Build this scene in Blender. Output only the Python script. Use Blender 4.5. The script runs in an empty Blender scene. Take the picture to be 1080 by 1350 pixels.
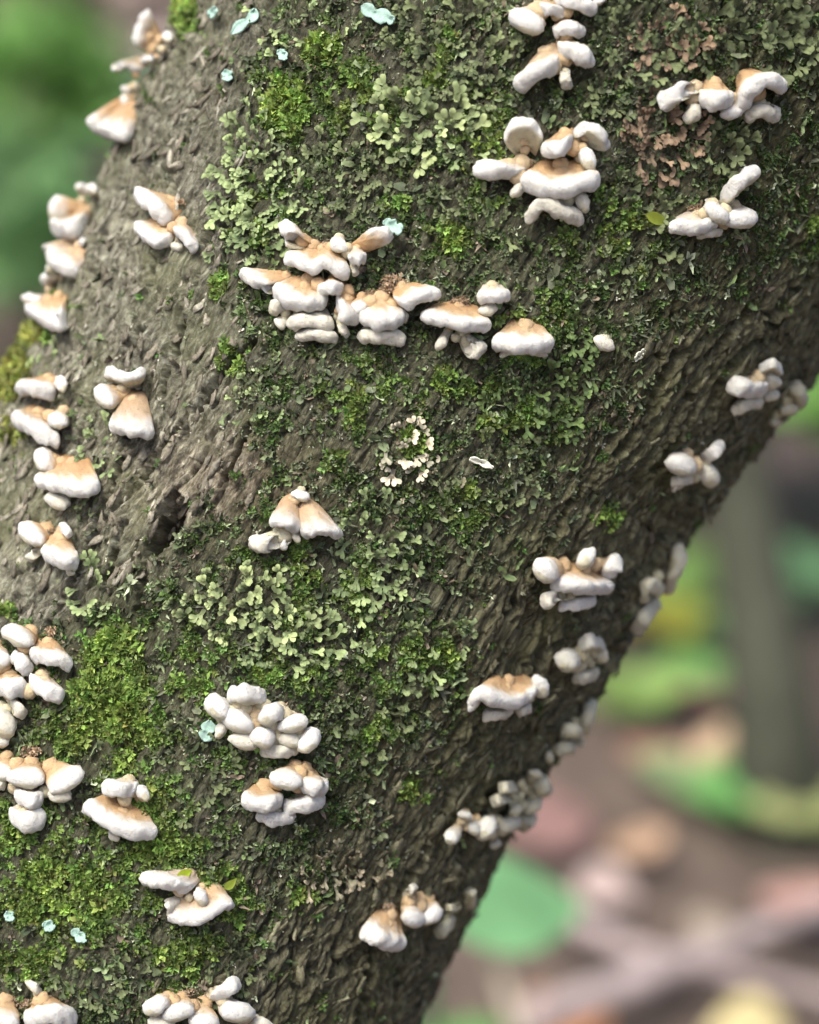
import bpy, math, random
import numpy as np
from mathutils import Vector

# ------------------------------------------------------------------ camera, world, sun, exposure
S = bpy.context.scene
FPX = 3450.0                      # focal length in photo pixels (photo 1080 x 1350)
PITCH = math.radians(20)
CAM = np.array([0.0, 0.0, 1.05])
FWD = np.array([0.0, math.cos(PITCH), -math.sin(PITCH)])
UPV = np.array([0.0, math.sin(PITCH), math.cos(PITCH)])
RGT = np.array([1.0, 0.0, 0.0])
cd = bpy.data.cameras.new('camera'); cam = bpy.data.objects.new('camera', cd)
S.collection.objects.link(cam); S.camera = cam
cam.location = CAM; cam.rotation_euler = (math.pi/2 - PITCH, 0, 0)
cd.sensor_fit = 'HORIZONTAL'; cd.sensor_width = 36.0; cd.lens = 36.0*FPX/1080
cd.clip_start = 0.02; cd.clip_end = 300
cd.dof.use_dof = True; cd.dof.focus_distance = 0.553; cd.dof.aperture_fstop = 9.0

SUN_EL, SUN_AZ = math.radians(59), math.radians(-36)      # light from above, left of and behind the camera
W = bpy.data.worlds.new('World'); S.world = W; W.use_nodes = True
nt = W.node_tree; nt.nodes.clear()
sky = nt.nodes.new('ShaderNodeTexSky'); sky.sky_type = 'NISHITA'; sky.sun_disc = False
sky.sun_elevation = SUN_EL; sky.sun_rotation = math.pi - SUN_AZ; sky.air_density = 0.8; sky.dust_density = 5.0; sky.ozone_density = 0.3
bg = nt.nodes.new('ShaderNodeBackground'); bg.inputs['Strength'].default_value = 0.10
wo = nt.nodes.new('ShaderNodeOutputWorld')
nt.links.new(sky.outputs[0], bg.inputs[0]); nt.links.new(bg.outputs[0], wo.inputs[0])
sl = bpy.data.lights.new('sun', 'SUN'); sl.energy = 1.9; sl.angle = math.radians(26); sl.color = (1.0, 0.985, 0.87)
sun = bpy.data.objects.new('sun', sl); S.collection.objects.link(sun)
sd = Vector((math.sin(SUN_AZ)*math.cos(SUN_EL), -math.cos(SUN_AZ)*math.cos(SUN_EL), math.sin(SUN_EL)))   # towards the sun
sun.rotation_euler = sd.to_track_quat('Z', 'Y').to_euler(); sun.location = (-1, -2, 4)
S.view_settings.view_transform = 'Standard'; S.view_settings.look = 'None'
S.view_settings.exposure = 1.22; S.view_settings.gamma = 1.0
S.render.engine = 'CYCLES'
S.cycles.max_bounces = 6; S.cycles.diffuse_bounces = 3

rng = np.random.default_rng(7); random.seed(7)

# ------------------------------------------------------------------ helpers
def tag(o, label=None, cat=None, group=None, kind=None):
    for k, v in (('label', label), ('category', cat), ('group', group), ('kind', kind)):
        if v: o[k] = v
    return o

def link(o, parent=None):
    S.collection.objects.link(o)
    if parent is not None: o.parent = parent
    return o

def empty(name, loc=(0, 0, 0)):
    o = bpy.data.objects.new(name, None); o.location = loc; o.empty_display_size = 0.01
    return link(o)

def mesh(name, V, F, mat=None, col=None, smooth=True):
    """V (n,3); F (m,k) array or list; col (n,3) linear colour per vertex"""
    me = bpy.data.meshes.new(name)
    V = np.asarray(V, dtype=np.float32)
    if isinstance(F, np.ndarray):
        m, k = F.shape
        me.vertices.add(len(V)); me.vertices.foreach_set('co', V.ravel())
        me.loops.add(m*k); me.loops.foreach_set('vertex_index', F.astype(np.int32).ravel())
        me.polygons.add(m); me.polygons.foreach_set('loop_start', np.arange(0, m*k, k, dtype=np.int32))
        me.update(calc_edges=True)
    else:
        me.from_pydata([tuple(map(float, v)) for v in V], [], F); me.update()
    if smooth: me.polygons.foreach_set('use_smooth', np.ones(len(me.polygons), dtype=bool))
    if col is not None:
        a = me.color_attributes.new('tint', 'FLOAT_COLOR', 'POINT')
        c = np.ones((len(V), 4), dtype=np.float32); c[:, :3] = col
        a.data.foreach_set('color', c.ravel())
    if mat: me.materials.append(mat)
    return me

def obj(name, me, parent=None, loc=None):
    o = bpy.data.objects.new(name, me)
    if loc is not None: o.location = loc
    return link(o, parent)

def sm(a, b, x): 
    t = np.clip((x-a)/(b-a), 0, 1); return t*t*(3-2*t)

def _hash(ix, iy, iz):
    h = (ix*374761393 + iy*668265263 + iz*2147483647) & 0xffffffff
    h = ((h ^ (h >> 13))*1274126177) & 0xffffffff
    h = ((h ^ (h >> 16))*2246822519) & 0xffffffff
    return (h ^ (h >> 15)) & 0xffffffff
_G = np.array([[1,1,0],[-1,1,0],[1,-1,0],[-1,-1,0],[1,0,1],[-1,0,1],[1,0,-1],[-1,0,-1],[0,1,1],[0,-1,1],[0,1,-1],[0,-1,-1],[1,1,0],[-1,1,0],[0,-1,1],[0,-1,-1]], dtype=np.float32)
def noise(P, seed=0):
    """gradient noise, about -1..1"""
    P = np.asarray(P, dtype=np.float64)
    I = np.floor(P).astype(np.int64); f = (P - I).astype(np.float32)
    u = f*f*f*(f*(f*6-15)+10)
    r = 0
    for dx in (0, 1):
        wx = u[:, 0] if dx else 1-u[:, 0]
        for dy in (0, 1):
            wy = u[:, 1] if dy else 1-u[:, 1]
            for dz in (0, 1):
                wz = u[:, 2] if dz else 1-u[:, 2]
                g = _G[_hash(I[:, 0]+dx+seed*17, I[:, 1]+dy, I[:, 2]+dz+seed*31) & 15]
                r = r + wx*wy*wz*(g[:, 0]*(f[:, 0]-dx)+g[:, 1]*(f[:, 1]-dy)+g[:, 2]*(f[:, 2]-dz))
    return r

# ---- materials
def new_mat(name):
    m = bpy.data.materials.new(name); m.use_nodes = True
    t = m.node_tree; b = t.nodes['Principled BSDF']
    return m, t, b
def N(t, typ, **kw):
    n = t.nodes.new(typ)
    for k, v in kw.items():
        if k.startswith('i_'): n.inputs[k[2:].replace('_', ' ')].default_value = v
        else: setattr(n, k, v)
    return n
def ramp(t, stops):
    r = t.nodes.new('ShaderNodeValToRGB'); e = r.color_ramp.elements
    while len(e) < len(stops): e.new(0.5)
    for q, (p, c) in zip(e, stops):
        q.position = p; q.color = (*c, 1) if len(c) == 3 else c
    return r
def mix(t, a, b, f, mode='MIX'):
    m = t.nodes.new('ShaderNodeMix'); m.data_type = 'RGBA'; m.blend_type = mode
    for s, v in ((m.inputs[6], a), (m.inputs[7], b), (m.inputs[0], f)):
        if hasattr(v, 'node'): t.links.new(v, s)
        elif isinstance(v, (int, float)): s.default_value = v
        else: s.default_value = (*v, 1)
    return m.outputs[2]
def noise_tex(t, co, scale, detail=4, rough=0.6, stretch=None):
    n = N(t, 'ShaderNodeTexNoise'); n.inputs['Scale'].default_value = scale
    n.inputs['Detail'].default_value = detail; n.inputs['Roughness'].default_value = rough
    if stretch:
        mp = N(t, 'ShaderNodeMapping'); mp.inputs['Scale'].default_value = stretch
        t.links.new(co, mp.inputs[0]); co = mp.outputs[0]
    t.links.new(co, n.inputs['Vector']); return n.outputs['Fac']
def bump(t, b, h, strength, dist):
    n = N(t, 'ShaderNodeBump'); n.inputs['Strength'].default_value = strength; n.inputs['Distance'].default_value = dist
    t.links.new(h, n.inputs['Height']); t.links.new(n.outputs[0], b.inputs['Normal'])

def mat_bark():
    m, t, b = new_mat('bark')
    at = N(t, 'ShaderNodeAttribute', attribute_name='flow'); co = at.outputs['Vector']     # trunk-aligned coordinates, mm
    tc = N(t, 'ShaderNodeAttribute', attribute_name='tint')
    n1 = noise_tex(t, co, 0.8, 6, 0.78, (1, 1, 0.33)); n2 = noise_tex(t, co, 0.06, 3, 0.6); n3 = noise_tex(t, co, 1.3, 4, 0.7)
    r1 = ramp(t, [(0.32, (0.020, 0.018, 0.014)), (0.43, (0.070, 0.063, 0.049)), (0.54, (0.19, 0.176, 0.144)), (0.66, (0.40, 0.39, 0.34))])
    t.links.new(n1, r1.inputs[0])
    r2 = ramp(t, [(0.42, (0, 0, 0)), (0.65, (1, 1, 1))]); t.links.new(n2, r2.inputs[0])
    c = mix(t, r1.outputs[0], (0.12, 0.125, 0.06), r2.outputs[0]); 
    c = mix(t, r1.outputs[0], c, 0.45)
    r3 = ramp(t, [(0.60, (0, 0, 0)), (0.70, (1, 1, 1))]); t.links.new(n3, r3.inputs[0])
    c = mix(t, c, (0.36, 0.37, 0.32), mix(t, (0, 0, 0), r3.outputs[0], 0.55))
    c = mix(t, c, tc.outputs['Color'], 1.0, 'MULTIPLY')
    t.links.new(c, b.inputs['Base Color']); b.inputs['Roughness'].default_value = 0.6
    b.inputs['Specular IOR Level'].default_value = 0.5
    vo = N(t, 'ShaderNodeTexVoronoi', feature='DISTANCE_TO_EDGE'); vo.inputs['Scale'].default_value = 0.75
    mp = N(t, 'ShaderNodeMapping'); mp.inputs['Scale'].default_value = (1, 1, 0.32); t.links.new(co, mp.inputs[0]); t.links.new(mp.outputs[0], vo.inputs['Vector'])
    hh = N(t, 'ShaderNodeMath', operation='ADD'); t.links.new(noise_tex(t, co, 1.4, 6, 0.8, (1, 1, 0.4)), hh.inputs[0])
    mn = N(t, 'ShaderNodeMath', operation='MINIMUM'); mn.inputs[1].default_value = 0.22; t.links.new(vo.outputs['Distance'], mn.inputs[0]); t.links.new(mn.outputs[0], hh.inputs[1])
    bump(t, b, hh.outputs[0], 1.0, 0.0022)
    return m
def mat_tint(name, rough=0.7, trans=0.0, spec=0.3, var=0.25, nscale=900, bumpd=0.0, objvar=0.0, fixed=None):
    m, t, b = new_mat(name)
    tc = N(t, 'ShaderNodeTexCoord'); co = tc.outputs['Object']
    if fixed is None: c = N(t, 'ShaderNodeAttribute', attribute_name='tint').outputs['Color']
    else:
        cc = N(t, 'ShaderNodeRGB'); cc.outputs[0].default_value = (*fixed, 1); c = cc.outputs[0]
        a = N(t, 'ShaderNodeAttribute', attribute_name='tint').outputs['Color']
        c = mix(t, c, a, 1.0, 'MULTIPLY')
    n = noise_tex(t, co, nscale, 3, 0.6)
    r = ramp(t, [(0.3, (1-var,)*3), (0.7, (1+var,)*3)]); t.links.new(n, r.inputs[0])
    c = mix(t, c, r.outputs[0], 1.0, 'MULTIPLY')
    if objvar:
        oi = N(t, 'ShaderNodeObjectInfo')
        r2 = ramp(t, [(0, (1-objvar, 1-objvar*0.9, 1-objvar)), (0.5, (1, 1, 0.95)), (1, (1+objvar, 1+objvar, 1+objvar*0.7))]); t.links.new(oi.outputs['Random'], r2.inputs[0])
        c = mix(t, c, r2.outputs[0], 1.0, 'MULTIPLY')
    t.links.new(c, b.inputs['Base Color']); b.inputs['Roughness'].default_value = rough
    b.inputs['Specular IOR Level'].default_value = spec
    if bumpd: bump(t, b, n, 0.6, bumpd)
    if trans:
        tr = N(t, 'ShaderNodeBsdfTranslucent'); t.links.new(c, tr.inputs['Color'])
        ms = N(t, 'ShaderNodeMixShader'); ms.inputs[0].default_value = trans
        t.links.new(b.outputs[0], ms.inputs[1]); t.links.new(tr.outputs[0], ms.inputs[2])
        t.links.new(ms.outputs[0], t.nodes['Material Output'].inputs['Surface'])
    return m
def mat_fungus():
    m, t, b = new_mat('fungus_flesh')
    tc = N(t, 'ShaderNodeTexCoord'); co = tc.outputs['Object']
    c = N(t, 'ShaderNodeAttribute', attribute_name='tint').outputs['Color']
    n = noise_tex(t, co, 1300, 3, 0.65)
    r = ramp(t, [(0.30, (0.66, 0.68, 0.71)), (0.40, (0.95, 0.96, 0.97)), (0.62, (1.0, 1.0, 1.0)), (0.75, (1.08, 1.08, 1.07))]); t.links.new(n, r.inputs[0])
    c = mix(t, c, r.outputs[0], 1.0, 'MULTIPLY')
    n2 = noise_tex(t, co, 260, 2, 0.5)
    r2 = ramp(t, [(0.3, (0.88, 0.88, 0.89)), (0.6, (1, 1, 1))]); t.links.new(n2, r2.inputs[0])
    c = mix(t, c, r2.outputs[0], 1.0, 'MULTIPLY')
    t.links.new(c, b.inputs['Base Color']); b.inputs['Roughness'].default_value = 0.62
    b.inputs['Specular IOR Level'].default_value = 0.3
    b.inputs['Subsurface Weight'].default_value = 0.4; b.inputs['Subsurface Radius'].default_value = (1, 0.8, 0.55); b.inputs['Subsurface Scale'].default_value = 0.0009
    bump(t, b, noise_tex(t, co, 1100, 5, 0.78), 0.9, 0.0009)
    return m

# ------------------------------------------------------------------ trunk axis (photo pixels -> world)
D0 = 0.63
PXF = 0.552/FPX                  # metres per photo pixel on the near face of the trunk
DV = np.array([-0.48, 0.877]); NV = np.array([0.877, 0.48])
def ray(x, y):
    d = FWD + RGT*((x-540)/FPX) - UPV*((y-675)/FPX); return d
def at_depth(x, y, depth): return CAM + ray(x, y)*depth
def ground_at(x, y, z=0.0):
    d = ray(x, y); return CAM + d*((z-CAM[2])/d[2])
TK = np.array([-560, -100, 200, 400, 600, 920, 1500.]); NC = np.array([703, 697, 688, 690, 684, 690, 700.]); HWp = np.array([520, 484, 446, 440, 430, 441, 470.])
PXM = D0/FPX
def axis_inframe(t):
    n = np.interp(t, TK, NC); p = n[..., None]*NV + np.asarray(t)[..., None]*DV
    return CAM + FWD*D0 + RGT*((p[..., :1]-540)*PXM) - UPV*((p[..., 1:]-675)*PXM)
def radius(t):
    k = np.interp(t, TK, HWp)/FPX; return D0*k/np.sqrt(1+k*k)
AX = np.array([axis_inframe(np.array(float(t))) for t in np.linspace(-760, 1500, 46)]); AR = radius(np.linspace(-760, 1500, 46))
AD = (AX[-1]-AX[0])/np.linalg.norm(AX[-1]-AX[0]); AL = (AX-AX[0])@AD
def sdf(P):
    P = np.atleast_2d(P); s = (P-AX[0])@AD
    c = np.stack([np.interp(s, AL, AX[:, k]) for k in range(3)], 1)
    v = P-c; v = v - (v@AD)[:, None]*AD; l = np.linalg.norm(v, axis=1)
    return l - np.interp(s, AL, AR), v/np.maximum(l, 1e-9)[:, None]
DEP = np.linspace(0.48, 0.68, 500)
def hit(x, y, d):
    """point on the line of sight of a photo pixel that stands d metres off the trunk (or the nearest it gets)"""
    P = CAM + ray(x, y)*DEP[:, None]
    s, n = sdf(P); k = np.argmax(s < d)
    if s[k] < d and k > 0:
        a = (s[k-1]-d)/(s[k-1]-s[k]+1e-12); p = P[k-1]*(1-a)+P[k]*a
    else: p = P[np.argmin(s)]
    s, n = sdf(p); return p, n[0], s[0]
def proj(P):
    v = P-CAM; z = v@FWD; return 540+FPX*(v@RGT)/z, 675-FPX*(v@UPV)/z

# ------------------------------------------------------------------ ground
ground_mat, gt, gb = new_mat('forest_soil')
gc = N(gt, 'ShaderNodeTexCoord').outputs['Object']
gr = ramp(gt, [(0.3, (0.045, 0.032, 0.025)), (0.55, (0.11, 0.08, 0.065)), (0.75, (0.17, 0.13, 0.11))]); gt.links.new(noise_tex(gt, gc, 9, 6, 0.7), gr.inputs[0])
gt.links.new(gr.outputs[0], gb.inputs['Base Color']); gb.inputs['Roughness'].default_value = 0.95
bump(gt, gb, noise_tex(gt, gc, 30, 5, 0.7), 0.8, 0.02)
gx = np.concatenate([np.linspace(-80, -5, 16)[:-1], np.linspace(-5, 5, 81), np.linspace(5, 80, 16)[1:]]); gy = gx + 2
GX, GY = np.meshgrid(gx, gy); gp = np.stack([GX.ravel(), GY.ravel(), np.zeros(GX.size)], 1)
def ground_z(x, y):
    p = np.stack([np.ravel(x)*0.9, np.ravel(y)*0.9, np.zeros(np.size(x))], 1)
    return noise(p, 3)*0.06 + noise(p*3, 4)*0.02
gp[:, 2] = ground_z(gp[:, 0], gp[:, 1])
def grid_faces(nr, nc, wrap=False):
    i = np.arange(nr-1)[:, None]; j = np.arange(nc if wrap else nc-1)[None]
    j2 = (j+1) % nc
    return np.stack([(i*nc+j).ravel() if not wrap else (i*nc+j).ravel(), (i*nc+j2).ravel(), ((i+1)*nc+j2).ravel(), ((i+1)*nc+j).ravel()], 1)
tag(obj('ground', mesh('ground', gp, grid_faces(len(gy), len(gx)), ground_mat)), kind='structure')

# ------------------------------------------------------------------ trunk mesh
def seg_dist(x, y, pts):
    best = np.full(np.shape(x), 1e9)
    for (ax, ay), (bx, by) in zip(pts[:-1], pts[1:]):
        dx, dy = bx-ax, by-ay; tt = np.clip(((x-ax)*dx+(y-ay)*dy)/(dx*dx+dy*dy), 0, 1)
        best = np.minimum(best, np.hypot(x-ax-tt*dx, y-ay-tt*dy))
    return best
CRACKS = [([(335, 452), (290, 496), (262, 540)], 3.2), ([(218, 588), (195, 620), (180, 642)], 2.5), ([(230, 652), (206, 708), (190, 760), (184, 806)], 4.0),
          ([(186, 436), (165, 482)], 3.0), ([(250, 420), (225, 470), (214, 520)], 2.0), ([(150, 640), (120, 720)], 2.5), ([(165, 690), (140, 770)], 2.2),
          ([(890, 455), (850, 540), (805, 596)], 3.0), ([(985, 580), (915, 650), (850, 745), (800, 800)], 3.5), ([(940, 655), (880, 740), (820, 830), (770, 890)], 3.5),
          ([(760, 640), (700, 760)], 2.0), ([(905, 540), (860, 620)], 2.2), ([(700, 960), (650, 1040), (600, 1130)], 3.0), ([(640, 960), (590, 1060)], 2.4), ([(560, 1120), (500, 1230), (470, 1350)], 2.6),
          ([(1030, 420), (960, 480), (930, 540)], 2.6), ([(250, 60), (210, 150), (190, 220)], 2.0), ([(330, 560), (290, 640)], 1.8), ([(205, 345), (172, 436)], 2.4), ([(155, 250), (126, 330)], 2.0), ([(255, 180), (226, 262)], 2.0), ([(236, 556), (206, 604)], 2.2), ([(100, 758), (58, 832)], 2.4), ([(172, 560), (150, 634)], 2.0),
          ([(1062, 362), (1000, 432)], 2.4), ([(992, 398), (930, 470)], 2.2), ([(762, 800), (700, 900)], 2.6), ([(662, 900), (610, 990)], 2.4), ([(120, 520), (96, 600)], 1.8), ([(280, 300), (262, 380)], 1.8)]
LEFT_T = [-400, -158, 124, 236, 403, 598, 728, 800]; LEFT_N = [240, 300, 398, 500, 580, 520, 398, 100]
RIGHT_T = [-500, -230, 0, 107, 260, 448, 590, 715, 980, 1100]; RIGHT_N = [1300, 1140, 985, 975, 965, 950, 990, 975, 905, 860]
def cover(x, y):
    """0 on the bare strips of bark, 1 where moss and lichen grow"""
    t = x*DV[0]+y*DV[1]; n = x*NV[0]+y*NV[1]
    wob = noise(np.stack([x/70, y/70, np.zeros_like(x)], 1), 5)*70 + noise(np.stack([x/22, y/22, np.zeros_like(x)], 1), 6)*30
    return sm(-25, 45, n-np.interp(t, LEFT_T, LEFT_N)+wob)*sm(-25, 60, np.interp(t, RIGHT_T, RIGHT_N)-n+wob)

def build_trunk():
    fine = np.arange(-570, 1240, 2.15)
    up = -570 - np.cumsum(np.linspace(8, 260, 42)); dn = 1240 + np.cumsum(np.linspace(8, 260, 42))
    tt = np.concatenate([up[::-1], fine, dn])
    th = np.concatenate([np.radians(np.arange(-106, 106, 0.285)), np.radians(np.linspace(107, 253, 40))])
    A = axis_inframe(tt)
    # outside the frame the trunk bends gently upright
    for sgn, lim in ((-1, -570), (1, 1240)):
        ex = np.maximum(0, sgn*(tt-lim))*PXM
        base = axis_inframe(np.array(float(lim)))
        dvec = (axis_inframe(np.array(float(lim+sgn*10)))-base); dvec /= np.linalg.norm(dvec)
        vert = np.array([0, 0, -1.0*sgn])
        k = (1-np.exp(-ex/1.6))[:, None]
        P = base + ex[:, None]*(dvec*(1-0.5*k)+vert*0.5*k)
        A = np.where((ex > 0)[:, None], P, A)
    T = np.gradient(A, axis=0); T /= np.linalg.norm(T, axis=1)[:, None]
    E1 = -FWD - (T@-FWD)[:, None]*T; E1 /= np.linalg.norm(E1, axis=1)[:, None]; E2 = np.cross(T, E1)
    R = radius(tt)
    R = R*(1+0.35*sm(1240, 7000, tt)+0.0*tt)*(1-0.25*sm(-570, -7000, tt))
    s = np.concatenate([[0], np.cumsum(np.linalg.norm(np.diff(A, axis=0), axis=1))])
    nr, nc = len(tt), len(th)
    dirs = np.cos(th)[None, :, None]*E1[:, None]+np.sin(th)[None, :, None]*E2[:, None]
    P0 = A[:, None]+R[:, None, None]*dirs
    x, y = proj(P0.reshape(-1, 3)); 
    flow = np.stack([(R[:, None]*np.cos(th)).ravel(), (R[:, None]*np.sin(th)).ravel(), np.repeat(s, nc)], 1)*1000   # mm
    cov = cover(x, y)
    q = flow*np.array([1, 1, 1.0])
    w = noise(q*np.array([.12, .12, .05]), 1)*2.2
    wq = q+np.stack([w, -w, w*2], 1)
    bil = lambda f, sd_: np.minimum(1.0, np.abs(noise(wq*np.array(f), sd_))*2.6)-0.5      # rounded plates, sharp grooves
    h = noise(q/34, 2)*1.8 + noise(q/13, 8)*0.6
    bare = 1-0.5*cov
    h += bare*(0.85*bil((.20, .20, .045), 11)+1.0*bil((.46, .46, .11), 12)+0.75*bil((.95, .95, .26), 13))
    h += (0.18+0.75*cov)*(0.50*noise(q*0.42, 14)+0.55*noise(q*0.85, 15))+0.20*noise(q*1.5, 16)
    big = np.abs(noise(wq*np.array([.07, .07, .016]), 21)); h -= 2.2*bare*(1-sm(0, .05, big))
    mid = np.abs(noise(wq*np.array([.15, .15, .032]), 22)); h -= 2.0*bare*(1-sm(0, .06, mid))
    scal = noise(wq*np.array([.32, .32, .10]), 23); h += 0.55*bare*sm(.05, .14, scal)          # lifted scales with a step at their edge
    front = np.tile(np.cos(th) > 0.0, nr)
    jx = x+noise(np.stack([x/9, y/9, 0*x], 1), 31)*5; jy = y+noise(np.stack([x/9, y/9, 0*x], 1), 32)*5
    for pts, wd in CRACKS:
        d = seg_dist(jx, jy, pts); wd = wd*1.4; h = np.where(front, h-4.0*(1-sm(0.2, 1.5, d/wd))+0.6*np.exp(-((d-wd*2.6)/wd)**2), h)
    # the hollow
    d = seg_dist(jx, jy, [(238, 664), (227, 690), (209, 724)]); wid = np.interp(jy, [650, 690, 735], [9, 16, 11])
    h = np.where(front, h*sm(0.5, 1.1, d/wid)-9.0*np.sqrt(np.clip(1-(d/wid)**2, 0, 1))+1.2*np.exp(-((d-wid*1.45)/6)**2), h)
    hollow_shade = np.where(front, 1-sm(0.8, 1.0, d/wid), 0)
    P = P0.reshape(-1, 3)+dirs.reshape(-1, 3)*(h*0.001)[:, None]
    # colour zones of the bark: warm pinkish wood by the hollow, damp olive bark elsewhere
    tint = np.ones((len(P), 3))
    lf = noise(q/26, 41)[:, None]
    tint = tint*(1+0.22*lf)
    n_ = x*NV[0]+y*NV[1]; t_ = x*DV[0]+y*DV[1]
    rightz = sm(820, 1000, n_)[:, None]; tint = tint*(1-rightz)+rightz*tint*np.array([1.12, 1.08, 0.84])
    covz = cov[:, None]*0.8; tint = tint*(1-covz)+covz*tint*np.array([0.66, 0.68, 0.52])
    warm = np.exp(-(((x-330)/130)**2+((y-640)/70)**2))[:, None]; tint = tint*(1+warm*np.array([0.30, 0.12, 0.08]))
    grey = (1-sm(-60, 60, n_-np.interp(t_, LEFT_T, LEFT_N)))[:, None]; tint = tint*(1+grey*np.array([0.80, 0.80, 0.80]))
    tint = tint*np.array([0.96, 1.0, 0.92])
    tint = tint*(1-hollow_shade[:, None])+hollow_shade[:, None]*np.array([0.42, 0.36, 0.30])     # shade inside the hollow painted into the colour as a brown darkening
    F = grid_faces(nr, nc, wrap=True)
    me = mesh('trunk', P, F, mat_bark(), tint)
    a = me.attributes.new('flow', 'FLOAT_VECTOR', 'POINT'); a.data.foreach_set('vector', flow.astype(np.float32).ravel())
    return me, P, F, x, y, cov, front, nr, nc
trunk_me, TP, TF, TX, TY, TCOV, TFRONT, TNR, TNC = build_trunk()
tree = empty('tree', (float(TP[-1, 0]), float(TP[-1, 1]), 0))
trunk = obj('trunk', trunk_me, tree, -Vector(tree.location))
tag(tree, 'leaning tree trunk with rough grey bark, moss, lichen and rows of fungi', 'tree')

# smooth normals of the trunk surface and list of sample points
TN = np.empty(len(TP)*3, dtype=np.float32); trunk_me.vertices.foreach_get('normal', TN); TN = TN.reshape(-1, 3)
_sd, TSN = sdf(TP)
INR = (TX > -260) & (TX < 1340) & (TY > -230) & (TY < 1560) & np.repeat(np.ones(TNR, bool), TNC)
FINE = np.zeros((TNR, TNC), bool); FINE[42:-42, :TNC-40] = True; FINE = FINE.ravel() & INR
FI = np.nonzero(FINE)[0]
FX, FY, FCOV = TX[FI], TY[FI], TCOV[FI]
# lookup of surface points by pixel, front side only
_fv = FI[((TSN[FI]@-FWD) > -0.05)]
_cell = {}
for k, (cx_, cy_) in enumerate(zip((TX[_fv]//8).astype(int), (TY[_fv]//8).astype(int))):
    _cell.setdefault((cx_, cy_), _fv[k])
def surf(x, y):
    """displaced trunk surface point and smooth normal at a photo pixel"""
    for r in range(0, 6):
        for dx in range(-r, r+1):
            for dy in range(-r, r+1):
                k = _cell.get((int(x//8)+dx, int(y//8)+dy))
                if k is not None: return TP[k].astype(float), TSN[k]
    p, n, s = hit(x, y, 0); return p, n

# ------------------------------------------------------------------ fungi
FUNGUS = mat_fungus()
WHITE = np.array([0.80, 0.79, 0.765]); CREAM = np.array([0.66, 0.61, 0.44]); TAN = np.array([0.60, 0.415, 0.24]); RUST = np.array([0.47, 0.26, 0.115])
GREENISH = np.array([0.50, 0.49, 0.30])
def spline(P, n):
    P = np.asarray(P, float)
    if len(P) == 1: P = np.vstack([P, P+1e-4])
    if len(P) == 2: P = np.vstack([P[0], P.mean(0), P[1]])
    Q = np.vstack([2*P[0]-P[1], P, 2*P[-1]-P[-2]])
    m = len(P)-1; u = np.linspace(0, m, 16*m+1); i = np.minimum(u.astype(int), m-1); f = (u-i)[:, None]
    a, b, c, d = Q[i], Q[i+1], Q[i+2], Q[i+3]
    C = 0.5*((2*b)+(c-a)*f+(2*a-5*b+4*c-d)*f*f+(3*b-a-3*c+d)*f**3)
    return C
def flesh(us, q, tan, dull):
    nz = noise(q/1.6+9, 55)*0.22+noise(q/0.7, 58)*0.10
    edge = np.where(us > 1.05, 0, 1-sm(0.55, 1.12, us+nz)); deep = 1-sm(0.15, 0.80, us+nz)
    c = WHITE+(TAN-WHITE)*np.clip(edge*tan, 0, 1)[:, None]
    c = c+(RUST-c)*np.clip(deep*(tan-0.3)*0.8, 0, 1)[:, None]*np.where(us > 1, 0, 1)[:, None]
    und = sm(1.55, 2.05, us)[:, None]; c = c*(1-und)+CREAM*und
    if tan <= 0.05: c = c*0.55+CREAM*0.45
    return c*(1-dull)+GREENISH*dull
def finger_mesh(B, M, r0, tan, seed, origin, dull, chord=None):
    if np.linalg.norm(M[-1]-B) < np.linalg.norm(M[0]-B): M = M[::-1]
    dn = M[0]-B; j = B+dn*0.5
    P = np.vstack([B, j, M[:-4:8], M[-1]]); C = spline(P, 0)
    s_ = np.concatenate([[0], np.cumsum(np.linalg.norm(np.diff(C, axis=0), axis=1))]); L = s_[-1]; lb = np.linalg.norm(dn)
    td = (C[-1]-C[-3]); td /= max(1e-9, np.linalg.norm(td)); ext = r0*0.9
    n_ = 20; a = np.linspace(0, 1, n_); x = (1-(1-a)**1.5)*(L+ext)
    Q = np.stack([np.interp(x, s_, C[:, k]) for k in range(3)], 1)+np.maximum(0, x-L)[:, None]*td
    rr = r0*(0.5+0.5*sm(0.1, 1.0, x/max(lb, 1e-6))); e_ = np.clip((x-(L+ext-r0))/r0, 0, 1); rr = rr*np.sqrt(np.clip(1-e_**2, 0.0009, 1))
    T = np.gradient(Q, axis=0); T /= np.maximum(1e-9, np.linalg.norm(T, axis=1))[:, None]
    E = np.cross(T, FWD+np.array([.11, .03, .2])); E /= np.linalg.norm(E, axis=1)[:, None]; G = np.cross(T, E); k = 14
    th = np.arange(k)*2*math.pi/k; rad = np.cos(th)[None, :, None]*E[:, None]+np.sin(th)[None, :, None]*G[:, None]
    V = Q[:, None]+rr[:, None, None]*rad
    if chord is not None:                     # a knob broader than it is thick
        cl = np.linalg.norm(chord); cu = chord/cl; V = V+(rad@cu)[..., None]*cu*(0.5*cl*(rr/r0))[:, None, None]
    V = V.reshape(-1, 3); q = V*1000
    V = V+rad.reshape(-1, 3)*((noise(q/2.2+seed, 53)*0.46+noise(q/1.1+seed, 54)*0.38+noise(q/.6, 57)*.18)*0.001*np.repeat(np.clip(rr/r0, .1, 1), k))[:, None]
    us = np.repeat(np.minimum(1.3, x/max(lb, 1e-6)*1.0), k)
    low = (rad.reshape(-1, 3)@np.array([0, 0, 1.0]) < -0.45); us2 = np.where(low & (us > .6), 1.9, us)
    c = flesh(us2, q, tan, dull)
    F = [tuple(f) for f in grid_faces(n_, k, wrap=True).tolist()]+[tuple((n_-1)*k+i for i in range(k))]
    return V-origin, F, c
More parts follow.
